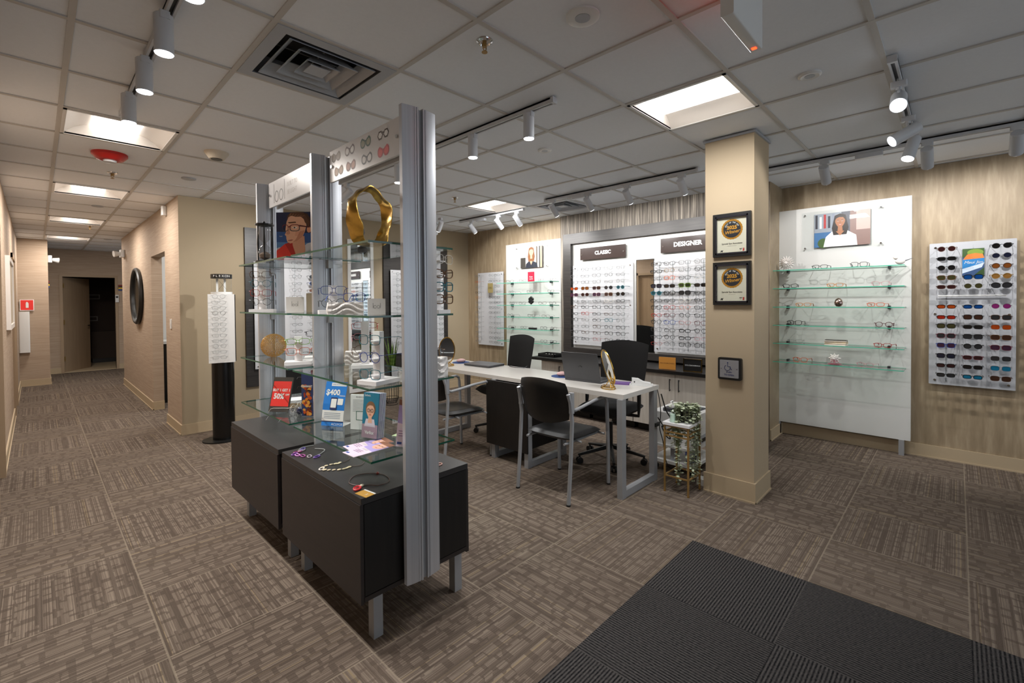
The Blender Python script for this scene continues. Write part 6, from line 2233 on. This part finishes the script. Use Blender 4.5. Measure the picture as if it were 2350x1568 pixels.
def office_chair(label, loc, rz):
    t = T('office_chair', label, 'chair', loc, rz, 'black office chairs behind the desk')
    P('seat', cushion(.50, .48, .50, .09, M_FABRIC, .015), t, smooth=60)
    P('backrest', curved_shell(.50, .62, 1.09, .03, .022, M_FABRIC, R(9), .0), t, smooth=60, loc=(0, .20, 0))
    P('back_spine', MB().tube([(0, .10, .46), (0, .28, .47), (0, .315, .60), (0, .33, .80)], [.02, .024, .022, .018], 8, M_BLKPL), t)
    P('gas_column', MB().cyl((0, 0, .10), .022, .26, 12, M_BLKPL).cyl((0, 0, .30), .014, .16, 10, M_CHROME), t)
    P('mechanism', MB().bbox(-.09, -.10, .415, .09, .12, .455, .01, M_BLKPL), t)
    for s_ in (-1, 1):
        x = s_ * .27
        P('armrest', MB().tube([(s_ * .10, .02, .44), (x, .02, .45), (x, .03, .55), (x, .03, .66)], [.014, .015, .018, .018], 8, M_BLKPL).bbox(x - .035, -.12, .665, x + .035, .14, .69, .015, M_BLKPL), t)
    for k in range(5):
        a = 2 * PI * k / 5 + .3
        ca, sa = math.cos(a), math.sin(a)
        P('base_leg', MB().tube([(.02 * ca, .02 * sa, .13), (.15 * ca, .15 * sa, .105), (.31 * ca, .31 * sa, .075)], [.024, .020, .014], 8, M_BLKPL, flat=.8), t)
        c_ = P('caster', MB().cyl((.30 * ca, .30 * sa, .03), .008, .045, 8, M_BLKPL), t)
        q = MB()
        for e in (-1, 1):
            q.tube([(.30 * ca - sa * e * .008, .30 * sa + ca * e * .008, .028), (.30 * ca - sa * e * .024, .30 * sa + ca * e * .024, .028)], .028, 14, M_BLKPL)
        P('wheel', q, c_)


office_chair('black mesh office chair behind the near end of the desk', (3.66, 2.29, 0), R(-88))
office_chair('black mesh office chair behind the far end of the desk', (3.62, 3.66, 0), R(-103))

# ------------------------------------------------------------------ gold plant stand, plant, printer
t = T('plant_stand', 'tall gold metal plant stand with white top beside the column', 'plant stand', (3.46, 1.525, 0), 0)
a, b = .105, .092
for sx, sy in ((-1, -1), (1, -1), (1, 1), (-1, 1)):
    P('leg', MB().box(sx * a - .006, sy * b - .006, 0.004, sx * a + .006, sy * b + .006, .515, M_BRASS).cyl((sx * a, sy * b, 0), .009, .005, 8, M_GOLD), t, smooth=None)
for z in (.12, .43, .46, .505):
    mb = MB()
    mb.box(-a, -b - .005, z, a, -b + .005, z + .010, M_BRASS).box(-a, b - .005, z, a, b + .005, z + .010, M_BRASS).box(-a - .005, -b, z, -a + .005, b, z + .010, M_BRASS).box(a - .005, -b, z, a + .005, b, z + .010, M_BRASS)
    P('rail', mb, t, smooth=None)
P('top_slab', MB().bbox(-.118, -.105, .517, .118, .105, .537, .004, M_STAND), t, smooth=None)
PT = (3.485, 1.51, .537)
t = T('trailing_plant', 'trailing variegated string plant in a dark pot on the gold stand', 'plant', PT)
P('pot', MB().lathe([(.045, 0), (.058, .085), (.053, .085), (.05, .075), (.001, .075)], n=24, mt=mat('dark pot', '#2b2a28', .5)), t)
M_LEAF = mat('pale variegated leaf', '#b4bda0', .6, var=.35, scale=(60, 60, 60))
M_STEM = mat('plant stem', '#6a7048', .6)
gp = random.Random(21)
for k in range(58):
    a0 = gp.uniform(0, 2 * PI)
    drop = gp.choice([.10, .16, .26, .36, .44, .48]) if k < 42 else -.02
    if abs(((a0 - R(270)) + PI) % (2 * PI) - PI) > 2.0:
        drop = min(drop, .20)
    pts = []
    r0_, r1_ = .03, .075 + gp.uniform(0, .03)
    steps = 5 + int(max(drop, .03) / .03)
    for q in range(steps):
        u = q / (steps - 1)
        if u < .3:
            f = u / .3
            pts.append((math.cos(a0) * (r0_ + (r1_ - r0_) * f), math.sin(a0) * (r0_ + (r1_ - r0_) * f), .08 + .045 * math.sin(f * PI * .6)))
        else:
            f = (u - .3) / .7
            pts.append((math.cos(a0) * (r1_ + .012 * math.sin(f * 5 + k)), math.sin(a0) * (r1_ + .012 * math.cos(f * 4 + k)), .118 - (drop + .118) * f))
    mb = MB().tube(pts, .0016, 4, M_STEM)
    nl = max(9, int(drop * 85) + 9)
    for q in range(nl):
        u = (q + .5) / nl * (len(pts) - 1)
        i = int(u)
        p = Vector(pts[i]).lerp(Vector(pts[min(i + 1, len(pts) - 1)]), u - i)
        an = gp.uniform(0, 2 * PI)
        sz = gp.uniform(.010, .0165)
        d1 = Vector((math.cos(an), math.sin(an), gp.uniform(-.5, .3))).normalized()
        d2 = d1.cross(Vector((gp.uniform(-.4, .4), gp.uniform(-.4, .4), 1))).normalized()
        nrm = d1.cross(d2) * .0015
        c_ = p + d1 * sz * 1.1
        v = [c_ + d1 * sz * math.cos(2 * PI * j / 8) + d2 * sz * .72 * math.sin(2 * PI * j / 8) for j in range(8)] + [c_ + nrm * 1.5]
        mb.add(v, [(j, (j + 1) % 8, 8) for j in range(8)], M_LEAF)
    P('trailing_stem', mb, t, smooth=60)
t = T('sanitizer_bottle', 'clear pump bottle of green gel on the gold stand', 'bottle', (3.385, 1.565, .537))
P('bottle', MB().lathe([(.022, 0), (.024, .01), (.024, .085), (.010, .10), (.010, .112)], n=20, mt=clear_mat('bottle plastic', '#f6fbf8', 1.4)), t)
P('gel', MB().lathe([(.001, .003), (.021, .003), (.0215, .06), (.001, .06)], n=20, mt=mat('green gel', '#dff2e6', .2)), t, 'pale green gel')
P('pump', MB().cyl((0, 0, .112), .013, .018, 12, M_WPL).cyl((0, 0, .13), .004, .03, 8, M_WPL).tube([(0, 0, .162), (-.030, 0, .162), (-.034, 0, .155)], .005, 8, M_WPL), t, 'white pump head')

t = T('printer_cart', 'white two tier rolling cart under the printer', 'cart', (3.98, 1.74, 0))
P('shelf', MB().bbox(-.25, -.19, .215, .25, .19, .235, .01, M_WPL), t, 'upper shelf', smooth=None)
P('shelf', MB().bbox(-.25, -.19, .075, .25, .19, .10, .01, M_WPL), t, 'lower shelf', smooth=None)
for sx in (-1, 1):
    P('post', MB().box(sx * .2 - .02, -.02, .10, sx * .2 + .02, .02, .215, M_GREYPL), t, smooth=None)
    for sy in (-1, 1):
        c_ = P('caster', MB().cyl((sx * .21, sy * .16, .04), .008, .035, 8, M_BLKPL), t)
        P('wheel', MB().cyl((sx * .21 - .01, sy * .16, .026), .026, .02, 14, M_BLKPL, 'x'), c_)
t = T('printer', 'white laser printer with a dark paper tray on the cart', 'printer', (3.98, 1.74, .236), 0)
P('body', MB().bbox(-.23, -.19, 0, .23, .19, .27, .02, M_WPL), t)
P('top_tray', MB().prism([(-.14, -.13), (.16, -.15), (.16, .15), (-.14, .13)], .2705, .273, 'z', mat('dark printer tray', '#35373b', .6)), t, 'dark paper tray', smooth=None)
P('paper_flap', MB().box(-.19, .02, .271, -.10, .10, .30, mat('dark printer tray', '#35373b', .6)), t, smooth=None)
P('button', MB().box(-.232, -.12, .20, -.230, -.09, .23, M_GREYPL), t, smooth=None)
P('paper_drawer', MB().box(-.20, -.192, .02, .20, -.190, .09, M_GREYPL).box(-.08, -.194, .03, .08, -.192, .06, M_BLKPL), t, smooth=None)
t = T('cable_bundle', 'coil of blue network cable behind the gold stand', 'cable', (3.80, 1.60, .12))
for k in range(4):
    P('coil', MB().tube([((.06 + .008 * k) * math.cos(2 * PI * q / 24), .02 * math.sin(q * .7 + k), .05 + (.05 + .006 * k) * math.sin(2 * PI * q / 24)) for q in range(24)], .004, 6, mat('blue cable', '#20358c', .4), closed=True), t)
S('power_adapter', MB().bbox(-.04, -.03, 0, .04, .03, .05, .008, M_WPL), 'small white adapter on the floor behind the gold stand', 'adapter', (3.68, 1.46, 0))

print('glasses', GCOUNT[0])
